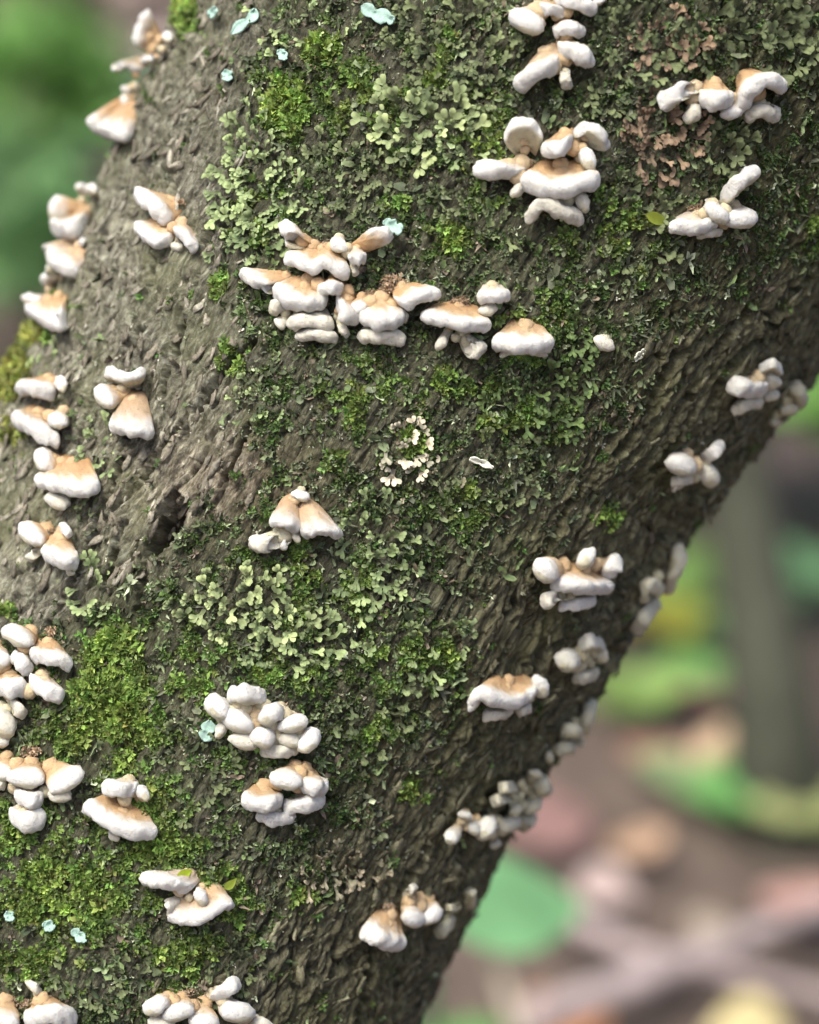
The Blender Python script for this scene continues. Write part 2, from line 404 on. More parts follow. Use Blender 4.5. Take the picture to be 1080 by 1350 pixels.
def cap_mesh(pts, h, apex, tan, dmm, seed, origin, dull=0.0):
    """one cap of a bracket fungus: a fan from its base on the bark to a thick rolled margin"""
    pxm = PXF
    pp = np.asarray(pts, float); L2 = np.linalg.norm(np.diff(pp, axis=0), axis=1).sum() if len(pp) > 1 else 0
    if dmm is None: dmm = min(6.5, max(2.6, 0.055*(L2+h)+1.2))
    C2 = spline(pp, 0)
    m = len(C2)
    M = np.array([hit(x, y, (dmm*(0.55+0.45*math.sin(math.pi*k/(m-1))))*0.001)[0] for k, (x, y) in enumerate(C2)])
    B, nB, _ = hit(apex[0], apex[1], -0.0012)
    r0 = h*0.5*pxm*(np.linalg.norm(M.mean(0)-CAM)/0.555)
    sl_ = np.concatenate([[0], np.cumsum(np.linalg.norm(np.diff(M, axis=0), axis=1))]); Ltot = sl_[-1]
    nt_ = int(max(12, min(26, 8+Ltot/0.00055)))
    a = (1-np.cos(np.linspace(0, math.pi, nt_)))/2; a = 0.5*a+0.5*np.linspace(0, 1, nt_); x = a*(Ltot+1.7*r0)-0.85*r0
    Mi = np.stack([np.interp(x, sl_, M[:, k]) for k in range(3)], 1)
    tan_v = np.gradient(Mi if Ltot > 1e-5 else Mi, axis=0)
    t0 = (M[1]-M[0])/max(1e-9, np.linalg.norm(M[1]-M[0])); t1 = (M[-1]-M[-2])/max(1e-9, np.linalg.norm(M[-1]-M[-2]))
    Mi += np.minimum(0, x)[:, None]*t0+np.maximum(0, x-Ltot)[:, None]*t1
    tan_v = np.gradient(Mi, axis=0); tan_v /= np.linalg.norm(tan_v, axis=1)[:, None]
    e_d = np.minimum(x+0.85*r0, Ltot+0.85*r0-x); tap = np.sqrt(np.clip(1-((0.85*r0-np.minimum(e_d, 0.85*r0))/(0.85*r0))**2, 0, 1)); tap = 0.04+0.96*tap
    sc = 1+0.16*noise(np.stack([x/0.0026, 0*x+seed*3.7, 0*x], 1), 51)*1.6+0.10*noise(np.stack([x/0.0011, 0*x+seed*1.3, 0*x], 1), 52)
    r = r0*tap*sc
    Bi = B+(Mi-Mi.mean(0))*0.46
    e = Mi-Bi; el = np.linalg.norm(e, axis=1); e = e/el[:, None]
    ref = np.array([0, 0, 1.0])*0.75-FWD*0.65
    chord = M[-1]-M[0]; ax_ = M.mean(0)-B; qm = np.cross(chord, ax_); sn = np.linalg.norm(qm)/max(1e-12, np.linalg.norm(chord)*np.linalg.norm(ax_))
    if sn < 0.42: return finger_mesh(B, M, r0, tan, seed, origin, dull)
    if L2 < 1.0*h: return finger_mesh(B, np.repeat(M.mean(0)[None], 17, 0)+np.linspace(-.02, .02, 17)[:, None]*ax_, r0, tan, seed, origin, dull, chord)
    qm /= np.linalg.norm(qm); qm *= -1 if qm@ref < 0 else 1
    qv = np.cross(tan_v, e); qv /= np.maximum(1e-9, np.linalg.norm(qv, axis=1))[:, None]
    qv *= np.where(qv@qm < 0, -1, 1)[:, None]; qv = qv+qm*0.9; qv /= np.linalg.norm(qv, axis=1)[:, None]
    rings = []; us = []; side = []
    NTp = 8
    for k in range(NTp):                      # upper face
        u = k/NTp; th_ = r*(0.30+0.66*sm(0.55, 1.0, u)) + el*0.05*math.sin(math.pi*u)
        rings.append(Bi+e*(el*u)[:, None]+qv*th_[:, None]); us.append(u); side.append(0)
    for k in range(8):                        # rolled margin
        f = math.pi*k/8; rings.append(Mi+qv*(r*math.copysign(abs(math.cos(f))**0.88, math.cos(f)))[:, None]+e*(r*0.85*math.sin(f)**0.9)[:, None]); us.append(1+0.9*k/8); side.append(0.5)
    for k in range(5):                        # lower face
        u = 1-k/4.5; th_ = r*(0.4+0.6*sm(0.3, 1.0, np.array(u)))
        rings.append(Bi+e*(el*u)[:, None]-qv*th_[:, None]); us.append(2+(1-u)); side.append(1)
    Vt = np.stack(rings, 1)                   # nt, ring, 3
    nt_, nrg = Vt.shape[:2]; V = Vt.reshape(-1, 3)
    cen = (Mi*0.8+Bi*0.2).mean(0); out = V-np.repeat(Mi*0.7+Bi*0.3, nrg, 0); out /= np.maximum(1e-9, np.linalg.norm(out, axis=1))[:, None]
    us = np.tile(np.array(us), nt_); side = np.tile(np.array(side), nt_)
    amp = sm(0.15, 0.9, us)
    q = V*1000
    V = V+out*((noise(q/2.3+seed, 53)*0.50+noise(q/1.15+seed, 54)*0.42+noise(q/0.62, 57)*0.22)*amp*0.001)[:, None]
    F = grid_faces(nt_, nrg, wrap=True)
    c0, c1 = len(V), len(V)+1
    V = np.vstack([V, V[:nrg].mean(0), V[-(nrg):].mean(0)])
    endf = [(c0, (j+1) % nrg, j, j) for j in range(nrg)]+[(c1, (nt_-1)*nrg+j, (nt_-1)*nrg+(j+1) % nrg, (nt_-1)*nrg+(j+1) % nrg) for j in range(nrg)]
    c = flesh(us, q, tan, dull)
    c = np.vstack([c, c[:nrg].mean(0), c[-nrg:].mean(0)])
    quads = [tuple(f) for f in F.tolist()]+[f[:3] for f in endf]
    return V-origin, quads, c
def crumb(seed):
    r = np.random.default_rng(seed); k = int(r.integers(11, 17)); V = [(0, 0, -.10)]; lb = int(r.integers(2, 5)); ph = r.uniform(0, 6); el = r.uniform(1.0, 1.9); sh = [.55]
    for i in range(k):
        a = 6.283*i/k; rr = (0.62+0.38*math.cos(lb*a+ph)+.18*math.cos((lb+1)*a+2*ph))*r.uniform(.85, 1.1)*.62
        V.append((rr*math.cos(a)*el, rr*math.sin(a), r.uniform(-.12, .18)+.55*abs(rr)*r.uniform(.3, 1.2))); sh.append(.7+.75*min(1, abs(rr)*1.4))
    F = [(0, 1+i, 1+(i+1) % k) for i in range(k)]
    return np.array(V, float), np.array(F), np.array(sh)
def crumb_mesh(crumbs, origin, seed):
    """crumbly crust where the caps join the bark: many small crumpled flakes"""
    Vs, Fs, Cs = [], [], []
    for i, (x, y, rp) in enumerate(crumbs):
        for j in range(int(16+rp*5)):
            a = rng.uniform(0, 6.28); rr = rp*math.sqrt(rng.uniform())
            p, n, _ = hit(x+rr*math.cos(a)*1.3, y+rr*math.sin(a)*0.75, 0.0004+0.0016*rng.uniform()*(1-rr/rp*.7))
            tv, tf, sh = crumb(500+seed*7+j % 9); n = n+rng.normal(0, .8, 3); n /= np.linalg.norm(n)
            u = np.cross(n, rng.normal(size=3)); u /= np.linalg.norm(u); w = np.cross(n, u); sc = rng.uniform(3.0, 6.5)*PXF
            Fs += [tuple(int(q)+len(Vs) for q in f) for f in tf]
            Vs += [p+sc*(t_[0]*u+t_[1]*w+t_[2]*1.6*n) for t_ in tv]
            cc = np.array([0.58, 0.41, 0.27])*rng.uniform(.65, 1.25); Cs += [cc*k_ for k_ in np.clip(sh, .7, 1.2)]
    return np.array(Vs)-origin, Fs, np.array(Cs)

_a = np.linspace(0.0, math.pi, 7)[1:-1]; _b = np.arange(9)*2*math.pi/9
SPH = np.array([(0, 0, 1.0)]+[(math.sin(a)*math.cos(b), math.sin(a)*math.sin(b), math.cos(a)) for a in _a for b in _b]+[(0, 0, -1.0)])
SPHF = [(0, 1+j, 1+(j+1) % 9) for j in range(9)]+[(1+i*9+j, 1+(i+1)*9+j, 1+(i+1)*9+(j+1) % 9, 1+i*9+(j+1) % 9) for i in range(4) for j in range(9)]+[(46, 37+(j+1) % 9, 37+j) for j in range(9)]
# (label, dullness of the shaded side, crumbs, caps: margin points, thickness, base, tan, stand-off mm) in photo pixels
FUNGI = [
 ('tall white fungus lobe standing upright on the bark edge beside the bright moss fringe', 0, [], [
  ([(194,21),(185,38),(182,54)],19,(212,66),1.1,5.5), ([(219,46),(222,52)],13,(229,56),.2,3), ([(155,88),(168,83),(181,91)],15,(206,72),.9,5), ([(190,80),(201,77)],9,(210,76),1,3), ([(163,117),(167,120)],10,(182,112),.4,3)]),
 ('single broad tan-topped fungus fan on the bark edge, directly below the tall upright lobe', 0, [], [
  ([(124,162),(144,174),(166,178)],21,(176,132),1.1,5), ([(163,131),(166,138)],9,(180,128),1,3)]),
 ('bulging two-lobed fungus with a tiny white bud above it on the bark edge', 0, [], [
  ([(106,247),(110,249)],15,(133,258),.3,3.4), ([(121,248),(124,252)],12,(136,257),.4,3), ([(75,268),(73,281)],21,(118,276),1.2,5.5), ([(77,298),(91,304),(109,296)],25,(120,272),1.1,4.5)]),
 ('rounded white fungus shell with a small knobbed stalk on the bark edge', 0, [], [
  ([(67,330),(75,345),(97,356)],22,(120,322),.9,5), ([(104,324),(111,314)],9,(117,322),.3,3)]),
 ('wide rusty-centred fungus shell lowest on the bark edge above the mossy fringe', 0, [], [
  ([(66,357),(59,370)],13,(88,372),.6,5), ([(42,409),(58,423),(78,428),(85,418)],24,(82,384),1.25,5), ([(34,392),(46,396)],15,(72,394),.7,5.5)]),
 ('three-lobed rusty and white fungus alone on bare grey bark', 0, [(238,266,5)], [
  ([(184,257),(199,267),(219,287)],22,(236,266),1.25,5.5), ([(185,300),(204,318),(221,317)],20,(226,288),1.1,4.2), ([(232,307),(245,316),(256,326)],16,(240,284),.9,4.6), ([(228,327),(240,327)],10,(238,312),0,2)]),
 ('antler-like upper fungus cluster with two raised lobes and a holed knob', 0, [(425,325,8)], [
  ([(378,299),(390,320)],22,(424,330),1.1,5), ([(381,340),(399,347),(412,354),(428,346),(443,354),(455,359)],19,(428,322),1.2,6), ([(490,303),(508,302),(513,316)],14,(462,332),1.35,5.5), ([(463,343),(480,341)],16,(468,326),.5,6.5), ([(442,322),(450,327)],18,(448,312),.15,4), ([(465,352),(469,362)],9,(468,342),0,3)]),
 ('largest stacked fungus cluster of tiered white shelves under the antler-like one', 0, [], [
  ([(326,362),(340,373),(358,378)],19,(390,364),1.2,5), ([(369,384),(384,396),(405,400),(424,397)],26,(412,362),1.15,6), ([(423,383),(437,379),(449,382)],18,(441,366),1,7), ([(446,398),(452,413),(466,420)],24,(458,376),1.1,6), ([(361,408),(367,400)],19,(390,396),0,4), ([(385,427),(402,423),(434,427)],18,(415,404),0,5), ([(396,444),(416,441),(440,445)],17,(415,424),0,3.5), ([(448,425),(457,441)],11,(444,412),0,3.5), ([(366,424),(371,429)],12,(384,414),0,2.4)]),
 ('boxy white fungus with a crumbly orange base joined beside the largest stack', 0, [(519,373,13),(508,384,8),(488,388,6)], [
  ([(481,419),(501,424),(525,420)],27,(502,386),1,6.5), ([(464,411),(476,404)],18,(480,388),1.1,5), ([(526,398),(535,402),(549,391),(572,386)],21,(526,376),1.1,6), ([(478,443),(501,444),(527,446)],20,(500,424),0,4), ([(529,412),(533,420)],14,(522,405),0,3)]),
 ('flat white fungus shelf with club-shaped lobes hanging beneath it', 0, [(606,398,9)], [
  ([(561,416),(586,422),(614,428),(641,428)],19,(606,400),1.2,6.5), ([(579,457),(584,449)],14,(594,432),0,4), ([(615,453),(624,464),(634,459)],22,(604,436),0,4.4)]),
 ('small white button fungus shelf above the end of the flat shelf', 0, [], [
  ([(635,392),(667,390)],20,(648,374),.4,5), ([(637,410),(650,408)],15,(646,398),0,3.4)]),
 ('lone helmet-shaped fungus with tan peak and thick white rim', 0, [], [
  ([(659,451),(690,455),(721,452)],26,(693,424),.95,6), ([(663,466),(688,462),(718,468)],10,(690,450),0,3)]),
 ('tiny pure white fungus nub alone beside green lichen', 0, [], [([(791,451),(803,457)],18,(798,442),0,3)]),
 ('highest hanging chain of white fungus lobes, ending in a two-pronged drip', 0, [(716,2,5)], [
  ([(685,24),(704,34)],29,(708,12),.7,5.5), ([(713,12),(725,13),(740,15)],16,(718,1),.9,5), ([(735,-3),(760,3),(780,12)],20,(742,-12),.6,6), ([(788,3),(796,-2)],11,(782,-8),.2,3), ([(734,42),(751,36),(766,42)],18,(742,26),.9,5), ([(742,66),(758,68),(774,77)],26,(742,50),.9,5), ([(689,109),(707,95),(731,86)],27,(724,62),.8,6), ([(743,92),(747,112)],15,(742,80),0,3.5)]),
 ('star-shaped fungus cluster whose upper cap lifts to show its tan underside', 0, [(726,226,8)], [
  ([(668,182),(676,167),(699,164),(712,178)],17,(694,204),.75,6), ([(720,197),(738,197),(752,188)],23,(748,173),1.2,7), ([(762,173),(776,167),(792,178),(797,191)],16,(754,184),.8,5), ([(636,223),(655,226),(678,229)],28,(698,212),.7,5), ([(698,238),(726,248),(757,244),(781,237)],28,(740,212),1.3,6), ([(677,256),(684,248)],14,(698,238),0,3.4), ([(700,284),(716,268),(740,279),(762,287)],22,(735,256),0,4.5), ([(766,261),(771,274)],18,(764,248),0,4), ([(773,204),(778,216)],20,(762,206),.2,4)]),
 ('long drooping fungus with rust-brown back and upturned tip below red lichen', 0, [(985,100,6)], [
  ([(878,133),(895,122),(912,118)],24,(924,113),.6,5), ([(928,130),(944,133),(959,131)],27,(940,106),1.2,6), ([(909,158),(916,146)],20,(924,130),0,3.5), ([(978,137),(990,116),(1012,106),(1029,112)],23,(980,98),1.2,6), ([(958,150),(970,148)],19,(966,122),.6,4.5), ([(986,152),(1005,147),(1021,152)],20,(990,130),0,4), ([(1012,142),(1024,148)],13,(1000,132),0,3)]),
 ('knobbly cream fungus with one raised finger beside a yellow-green moss leaf', 0.05, [(918,276,8)], [
  ([(887,299),(903,299),(922,301),(941,294)],18,(918,278),.5,5.5), ([(940,278),(953,287)],22,(936,266),.3,5.5), ([(957,257),(968,246),(980,236),(993,227)],21,(954,270),.25,5), ([(966,290),(978,289),(987,288)],26,(964,270),.6,5), ([(922,310),(950,306)],11,(935,298),0,3)]),
 ('tan-capped oval fungus tucked under the mossy edge above a wavy fan', 0, [], [
  ([(28,511),(45,512),(66,517)],21,(70,496),1.25,5), ([(81,500),(83,513)],14,(70,502),.3,4)]),
 ('wavy sloping fungus fan with a small side ear next to green lichen', 0, [], [
  ([(23,552),(42,565),(70,579)],25,(56,540),1.1,5.5), ([(71,553),(82,559)],19,(86,538),.8,5)]),
 ('bell-shaped tan fungus with two small lobes on top, on bare bark', 0, [], [
  ([(144,491),(166,498),(187,493)],16,(170,511),.45,4.5), ([(134,517),(142,529)],25,(170,516),1.1,5), ([(150,563),(172,568),(197,569)],20,(177,516),.85,6)]),
 ('mushroom-like orange-topped fungus with a cream stub under its white brim', 0, [(95,612,7)], [
  ([(53,600),(60,612)],25,(90,614),1.1,4.5), ([(54,635),(83,642),(110,647),(126,641)],22,(96,602),1.4,6.5), ([(68,657),(82,665)],21,(88,644),0,3.5)]),
 ('split triangular fungus with rusty heart under the mushroom-like one', 0, [(66,700,5)], [
  ([(35,698),(46,711)],27,(68,698),1.15,5), ([(60,731),(84,740),(98,741)],24,(78,702),1.0,6), ([(40,735),(50,727)],12,(64,720),0,3), ([(83,690),(91,707)],11,(77,702),.9,3.6), ([(90,752),(95,756)],9,(90,742),0,2.4)]),
 ('tent-shaped fungus with a peaked tan roof and a white foot near the hollow', 0, [(395,668,8)], [
  ([(359,688),(375,688),(392,696)],16,(386,652),.9,6), ([(401,703),(425,699),(446,704)],17,(399,656),.85,6), ([(336,716),(350,720),(364,713)],23,(376,700),0,4.5), ([(372,722),(380,712)],11,(380,698),.1,3), ([(389,706),(393,713)],9,(388,696),0,3.4), ([(390,653),(402,656)],13,(398,645),.3,3)]),
 ('frilled white fungus rosette with a tan cup on dark fissured bark', 0.03, [(768,750,8)], [
  ([(714,748),(722,756)],30,(748,744),1.15,5), ([(734,769),(755,772),(780,775),(800,773)],22,(766,742),1,6.5), ([(800,758),(808,748),(813,738)],23,(786,744),.9,5), ([(769,739),(778,729)],20,(772,752),.4,4.5), ([(718,794),(728,788),(741,785)],20,(752,774),0,4.5), ([(743,798),(762,797),(781,792)],17,(762,780),.1,4)]),
 ('white fungus with a ball lobe and one raised finger on dark bark', 0.05, [(905,600,4)], [
  ([(886,611),(898,614),(910,617)],28,(905,596),.65,5.5), ([(930,605),(942,596),(950,587)],18,(922,610),.2,5), ([(933,623),(938,630)],27,(924,616),0,5), ([(888,634),(900,634),(914,633)],15,(905,622),0,4), ([(887,643),(898,643)],11,(900,632),0,3)]),
 ('crumpled white fungus with a curled ear close to the shaded edge', 0.08, [(995,496,4)], [
  ([(967,508),(984,514),(1006,514)],27,(992,496),.6,5.5), ([(1004,485),(1020,479),(1029,488)],15,(1006,496),.1,5), ([(1014,498),(1023,506)],19,(1006,502),0,4.5), ([(970,539),(985,534),(1003,532)],17,(990,518),0,4), ([(1013,524),(1020,520)],15,(1008,513),0,4)]),
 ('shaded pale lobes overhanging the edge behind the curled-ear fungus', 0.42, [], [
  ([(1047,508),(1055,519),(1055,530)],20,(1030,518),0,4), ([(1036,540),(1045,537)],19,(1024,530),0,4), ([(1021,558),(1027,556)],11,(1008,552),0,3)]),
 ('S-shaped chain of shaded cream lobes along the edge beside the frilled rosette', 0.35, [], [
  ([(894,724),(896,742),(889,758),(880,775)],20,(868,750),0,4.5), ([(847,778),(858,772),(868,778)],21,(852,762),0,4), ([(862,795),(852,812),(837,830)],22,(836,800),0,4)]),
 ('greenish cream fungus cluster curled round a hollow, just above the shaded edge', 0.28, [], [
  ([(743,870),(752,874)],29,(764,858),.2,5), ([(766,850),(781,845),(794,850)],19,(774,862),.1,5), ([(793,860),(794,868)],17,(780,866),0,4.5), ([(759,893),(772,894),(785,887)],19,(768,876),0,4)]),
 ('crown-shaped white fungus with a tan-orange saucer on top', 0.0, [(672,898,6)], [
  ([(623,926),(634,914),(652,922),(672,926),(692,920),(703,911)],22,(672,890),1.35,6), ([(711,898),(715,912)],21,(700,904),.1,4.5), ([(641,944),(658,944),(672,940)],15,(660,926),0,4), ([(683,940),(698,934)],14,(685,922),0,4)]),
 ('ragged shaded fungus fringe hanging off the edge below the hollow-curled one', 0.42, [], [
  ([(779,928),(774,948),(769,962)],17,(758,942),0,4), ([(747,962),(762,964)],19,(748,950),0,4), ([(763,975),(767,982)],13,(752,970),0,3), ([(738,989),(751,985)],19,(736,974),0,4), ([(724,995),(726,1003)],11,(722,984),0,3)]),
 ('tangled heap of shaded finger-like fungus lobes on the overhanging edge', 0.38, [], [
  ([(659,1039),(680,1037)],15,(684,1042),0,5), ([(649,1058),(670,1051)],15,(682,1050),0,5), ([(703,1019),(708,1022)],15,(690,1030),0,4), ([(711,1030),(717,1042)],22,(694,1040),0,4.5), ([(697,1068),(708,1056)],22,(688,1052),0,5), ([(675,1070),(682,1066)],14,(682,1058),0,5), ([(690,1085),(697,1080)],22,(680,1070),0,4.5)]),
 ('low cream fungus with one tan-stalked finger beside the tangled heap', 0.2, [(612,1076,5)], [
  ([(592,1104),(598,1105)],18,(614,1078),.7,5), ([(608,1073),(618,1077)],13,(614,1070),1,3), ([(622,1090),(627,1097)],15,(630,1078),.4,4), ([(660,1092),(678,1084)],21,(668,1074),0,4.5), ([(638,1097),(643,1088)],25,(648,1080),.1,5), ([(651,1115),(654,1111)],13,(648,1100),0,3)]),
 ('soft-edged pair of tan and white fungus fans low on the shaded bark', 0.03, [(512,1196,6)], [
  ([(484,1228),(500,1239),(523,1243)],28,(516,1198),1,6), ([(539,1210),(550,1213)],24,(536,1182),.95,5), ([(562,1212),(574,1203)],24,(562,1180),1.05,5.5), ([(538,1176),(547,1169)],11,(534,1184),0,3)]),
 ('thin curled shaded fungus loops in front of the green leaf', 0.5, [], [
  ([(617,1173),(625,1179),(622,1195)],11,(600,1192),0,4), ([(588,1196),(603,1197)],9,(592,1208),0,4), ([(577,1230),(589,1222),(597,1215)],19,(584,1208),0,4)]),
 ('double-tiered white fungus with drooping side tongue on pale grey bark', 0, [(67,832,6)], [
  ([(11,833),(22,838),(32,845)],25,(47,833),1.15,5.5), ([(44,862),(60,868),(78,869),(89,876)],20,(62,842),1.15,5.5), ([(20,866),(28,874),(37,883)],20,(38,864),.2,4.5)]),
 ('thick white shelves pressed under the double-tiered fungus', 0, [], [
  ([(43,900),(60,910),(77,917)],25,(56,886),.6,5.5), ([(-4,906),(10,908),(28,906)],27,(12,888),1,6), ([(-6,868),(2,872)],28,(-8,846),1.2,5), ([(15,929),(22,935),(31,941)],17,(14,918),0,4.5), ([(-5,949),(8,960)],34,(0,934),0,5), ([(-8,974),(2,978)],22,(-4,960),0,3.5)]),
 ('claw-like fungus with orange back and stacked white lobes below', 0, [(41,990,10),(64,1010,7)], [
  ([(21,1024),(34,1027),(45,1027)],27,(44,1003),1.25,6.5), ([(76,1034),(88,1031),(100,1022)],28,(62,1006),1.25,6), ([(72,1048),(86,1050)],19,(76,1036),0,4.5), ([(25,1050),(40,1056),(52,1054)],23,(40,1036),.4,5.5), ([(19,1077),(34,1085),(51,1079)],28,(35,1060),.3,4.5), ([(-8,1017),(8,1021)],22,(12,992),1.3,5), ([(-8,1036),(6,1036)],13,(2,1024),0,4)]),
 ('anvil-shaped white fungus with an oval cap on top, amid green moss', 0, [], [
  ([(141,1038),(158,1041),(175,1042)],23,(174,1028),.4,6), ([(119,1064),(142,1083),(175,1095),(198,1097)],23,(168,1056),1.15,6), ([(186,1042),(192,1050)],15,(180,1052),.9,4), ([(148,1102),(154,1106)],10,(152,1090),0,2.6)]),
 ('bunch of a dozen fat white fungus knobs beside a pale blue lichen flake', 0, [(372,934,6)], [
  ([(308,916),(326,914),(346,918)],25,(332,930),.3,7), ([(281,928),(292,938)],28,(306,934),.1,6), ([(306,947),(320,955)],29,(322,932),.8,6), ([(353,944),(360,940)],28,(372,936),.3,7), ([(375,960),(388,952),(395,954)],23,(382,944),.5,6.5), ([(404,981),(411,973)],28,(394,966),.1,6), ([(343,972),(349,975)],28,(356,960),.1,6.5), ([(293,958),(288,969)],15,(303,950),0,4), ([(313,976),(330,979)],23,(325,960),0,5), ([(350,989),(368,991),(388,987)],19,(372,974),0,4), ([(376,975),(388,978)],21,(380,964),0,5)]),
 ('plump heart-like fungus of four white pillows directly below the knobbly bunch', 0, [], [
  ([(366,1027),(378,1030),(388,1030)],25,(392,1006),1.15,7), ([(398,1034),(412,1038),(424,1038)],24,(400,1007),1.15,6.5), ([(325,1056),(336,1061),(355,1060),(366,1056)],25,(350,1030),1.15,6.5), ([(381,1064),(402,1062),(422,1055)],23,(400,1044),.5,5), ([(345,1076),(364,1081),(384,1078)],19,(368,1062),.1,4)]),
 ('folded open-mouthed white fungus with a long flat upper lip in moss', 0, [], [
  ([(193,1158),(218,1164),(247,1172)],21,(258,1150),.6,6.5), ([(262,1180),(268,1187)],15,(265,1170),.2,6), ([(227,1210),(256,1212),(278,1205),(294,1194),(304,1193)],16,(264,1160),.9,5.5), ([(221,1186),(222,1207)],7,(246,1182),0,4.5)]),
 ('splayed five-lobed fungus with a tan back and one raised white finger', 0, [(250,1312,10),(268,1318,9),(232,1318,7)], [
  ([(200,1329),(210,1324)],27,(228,1314),1.15,5.5), ([(225,1338),(244,1332)],25,(240,1312),1.15,6), ([(285,1316),(298,1305),(309,1298)],21,(274,1312),.3,5), ([(304,1333),(324,1336)],31,(292,1322),.5,5), ([(262,1347),(275,1350)],28,(268,1316),1.3,6), ([(342,1350),(352,1354)],21,(332,1344),0,4), ([(206,1350),(220,1352)],23,(222,1336),0,4)]),
 ('wide white-brimmed fungus with crumbly tan back and a thin white spur', 0, [(14,1322,12),(36,1324,9)], [
  ([(41,1344),(68,1337),(91,1340)],27,(56,1316),1.15,6), ([(-6,1347),(12,1349)],27,(8,1312),1.3,6), ([(38,1294),(46,1302),(54,1308)],12,(54,1320),0,3.5)]),
]
for ci, (label, dull, crumbs, caps) in enumerate(FUNGI):
    ap = np.array([hit(c[2][0], c[2][1], 0)[0] for c in caps]).mean(0)
    root = empty('bracket_fungus', ap)
    tag(root, label, 'fungus', 'bracket fungi on the trunk')
    for k, c in enumerate(caps):
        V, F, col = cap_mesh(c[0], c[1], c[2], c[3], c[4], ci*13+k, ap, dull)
        vr = np.random.default_rng(900+ci*31+k).uniform(0.86, 1.04); stain = 0.16*np.clip(noise((V+ap)*1000/3.2, 66)*1.6, 0, 1)[:, None]
        col = col*vr*(1-stain)+stain*np.array([0.46, 0.42, 0.27])     # weathered, algae-stained places
        obj('cap', mesh('cap', V, F, FUNGUS, col), root)
    Vc, Fc, Cc = [], [], []
    for k, c in enumerate(caps):
        mx, my = np.mean(np.array(c[0], float), axis=0); rr0 = max(7.0, 0.48*c[1])*PXF
        spots = [(c[2][0]+(mx-c[2][0])*f_, c[2][1]+(my-c[2][1])*f_, 0.001*c[4]*0.66*f_, f_) for f_ in (0.25, 0.62)]
        for c2 in caps[k+1:]:
            nx, ny = np.mean(np.array(c2[0], float), axis=0)
            if math.hypot(nx-mx, ny-my) < 46: spots.append(((mx+nx+c[2][0]+c2[2][0])/4, (my+ny+c[2][1]+c2[2][1])/4, 0.001*0.5*min(c[4], c2[4]), 0.3))
        for sx_, sy_, so_, f_ in spots:
            p, n, sdv = hit(sx_, sy_, so_)
            sph = SPH*rr0*(1-0.15*f_); q = (p+sph)*1000; sph = sph*(1+0.22*noise(q/1.2, 59)+0.12*noise(q/.6, 60))[:, None]
            Fc += [tuple(int(i_)+len(Vc) for i_ in fc) for fc in SPHF]; Vc += list(p+sph-ap)
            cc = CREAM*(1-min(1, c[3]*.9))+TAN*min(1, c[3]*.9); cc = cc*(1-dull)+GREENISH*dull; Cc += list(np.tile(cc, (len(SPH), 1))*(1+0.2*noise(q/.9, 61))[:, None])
    obj('base', mesh('base', np.array(Vc), Fc, FUNGUS, np.array(Cc)), root)
    if crumbs:
        V, F, col = crumb_mesh(crumbs, ap, ci)
        obj('base_crust', mesh('base_crust', V, F, FUNGUS, col, smooth=False), root)

# ------------------------------------------------------------------ lichens
def frond(seed, wide=0.085, depth=4, spread=34):
    r = random.Random(seed); V, F = [], []
    def strip(p, d, L, w0, w1, z0, z1, tip):
        n = 3; base = len(V); s = (-d[1], d[0])
        secs = []
        for i in range(n+1):
            f = i/n; x = p[0]+d[0]*L*f; y = p[1]+d[1]*L*f; w = w0+(w1-w0)*f; z = z0+(z1-z0)*f
            secs.append((x, y, w, z))
        if tip:
            x, y, w, z = secs[-1]
            secs.append((x+d[0]*w*0.75, y+d[1]*w*0.75, w*0.95, z+w*0.1)); secs.append((x+d[0]*w*1.35, y+d[1]*w*1.35, w*0.5, z-w*0.15))
        for x, y, w, z in secs:
            V.append((x-s[0]*w, y-s[1]*w, z+w*0.10)); V.append((x, y, z-w*0.12)); V.append((x+s[0]*w, y+s[1]*w, z+w*0.10))
        for i in range(len(secs)-1):
            a = base+3*i
            F.append((a+1, a, a+3, a+4)); F.append((a+2, a+1, a+4, a+5))
    def grow(p, ang, L, w, z, k):
        d = (math.sin(ang), math.cos(ang)); rise = L*r.uniform(0.0, 0.75)
        tip = k == 0
        strip(p, d, L, w, w*(1.45 if tip else 0.98), z, z+rise, tip)
        if tip: return
        q = (p[0]+d[0]*L*0.92, p[1]+d[1]*L*0.92); a = math.radians(spread)
        for sgn in (-1, 1):
            if k < 3 and r.random() < 0.12: continue
            grow(q, ang+sgn*a*r.uniform(.6, 1.3), L*r.uniform(.62, .85), w*0.9, z+rise+r.uniform(0, .03), k-1)
    grow((0, 0), r.uniform(-.2, .2), r.uniform(.30, .42), wide, 0.02, depth-1)
    V = np.array(V); V[:, :2] /= 1.25
    return V, F
def frond_meshes(name, mat, n, base, **kw):
    out = []
    for i in range(n):
        V, F = frond(100+i+hash_name(name), **kw)
        rr = np.hypot(V[:, 0], V[:, 1]); 
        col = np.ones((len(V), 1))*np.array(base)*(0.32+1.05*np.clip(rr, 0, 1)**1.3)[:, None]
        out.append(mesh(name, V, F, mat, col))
    return out
def hash_name(s): return sum(ord(c)*(i+3) for i, c in enumerate(s))
LICH = {}
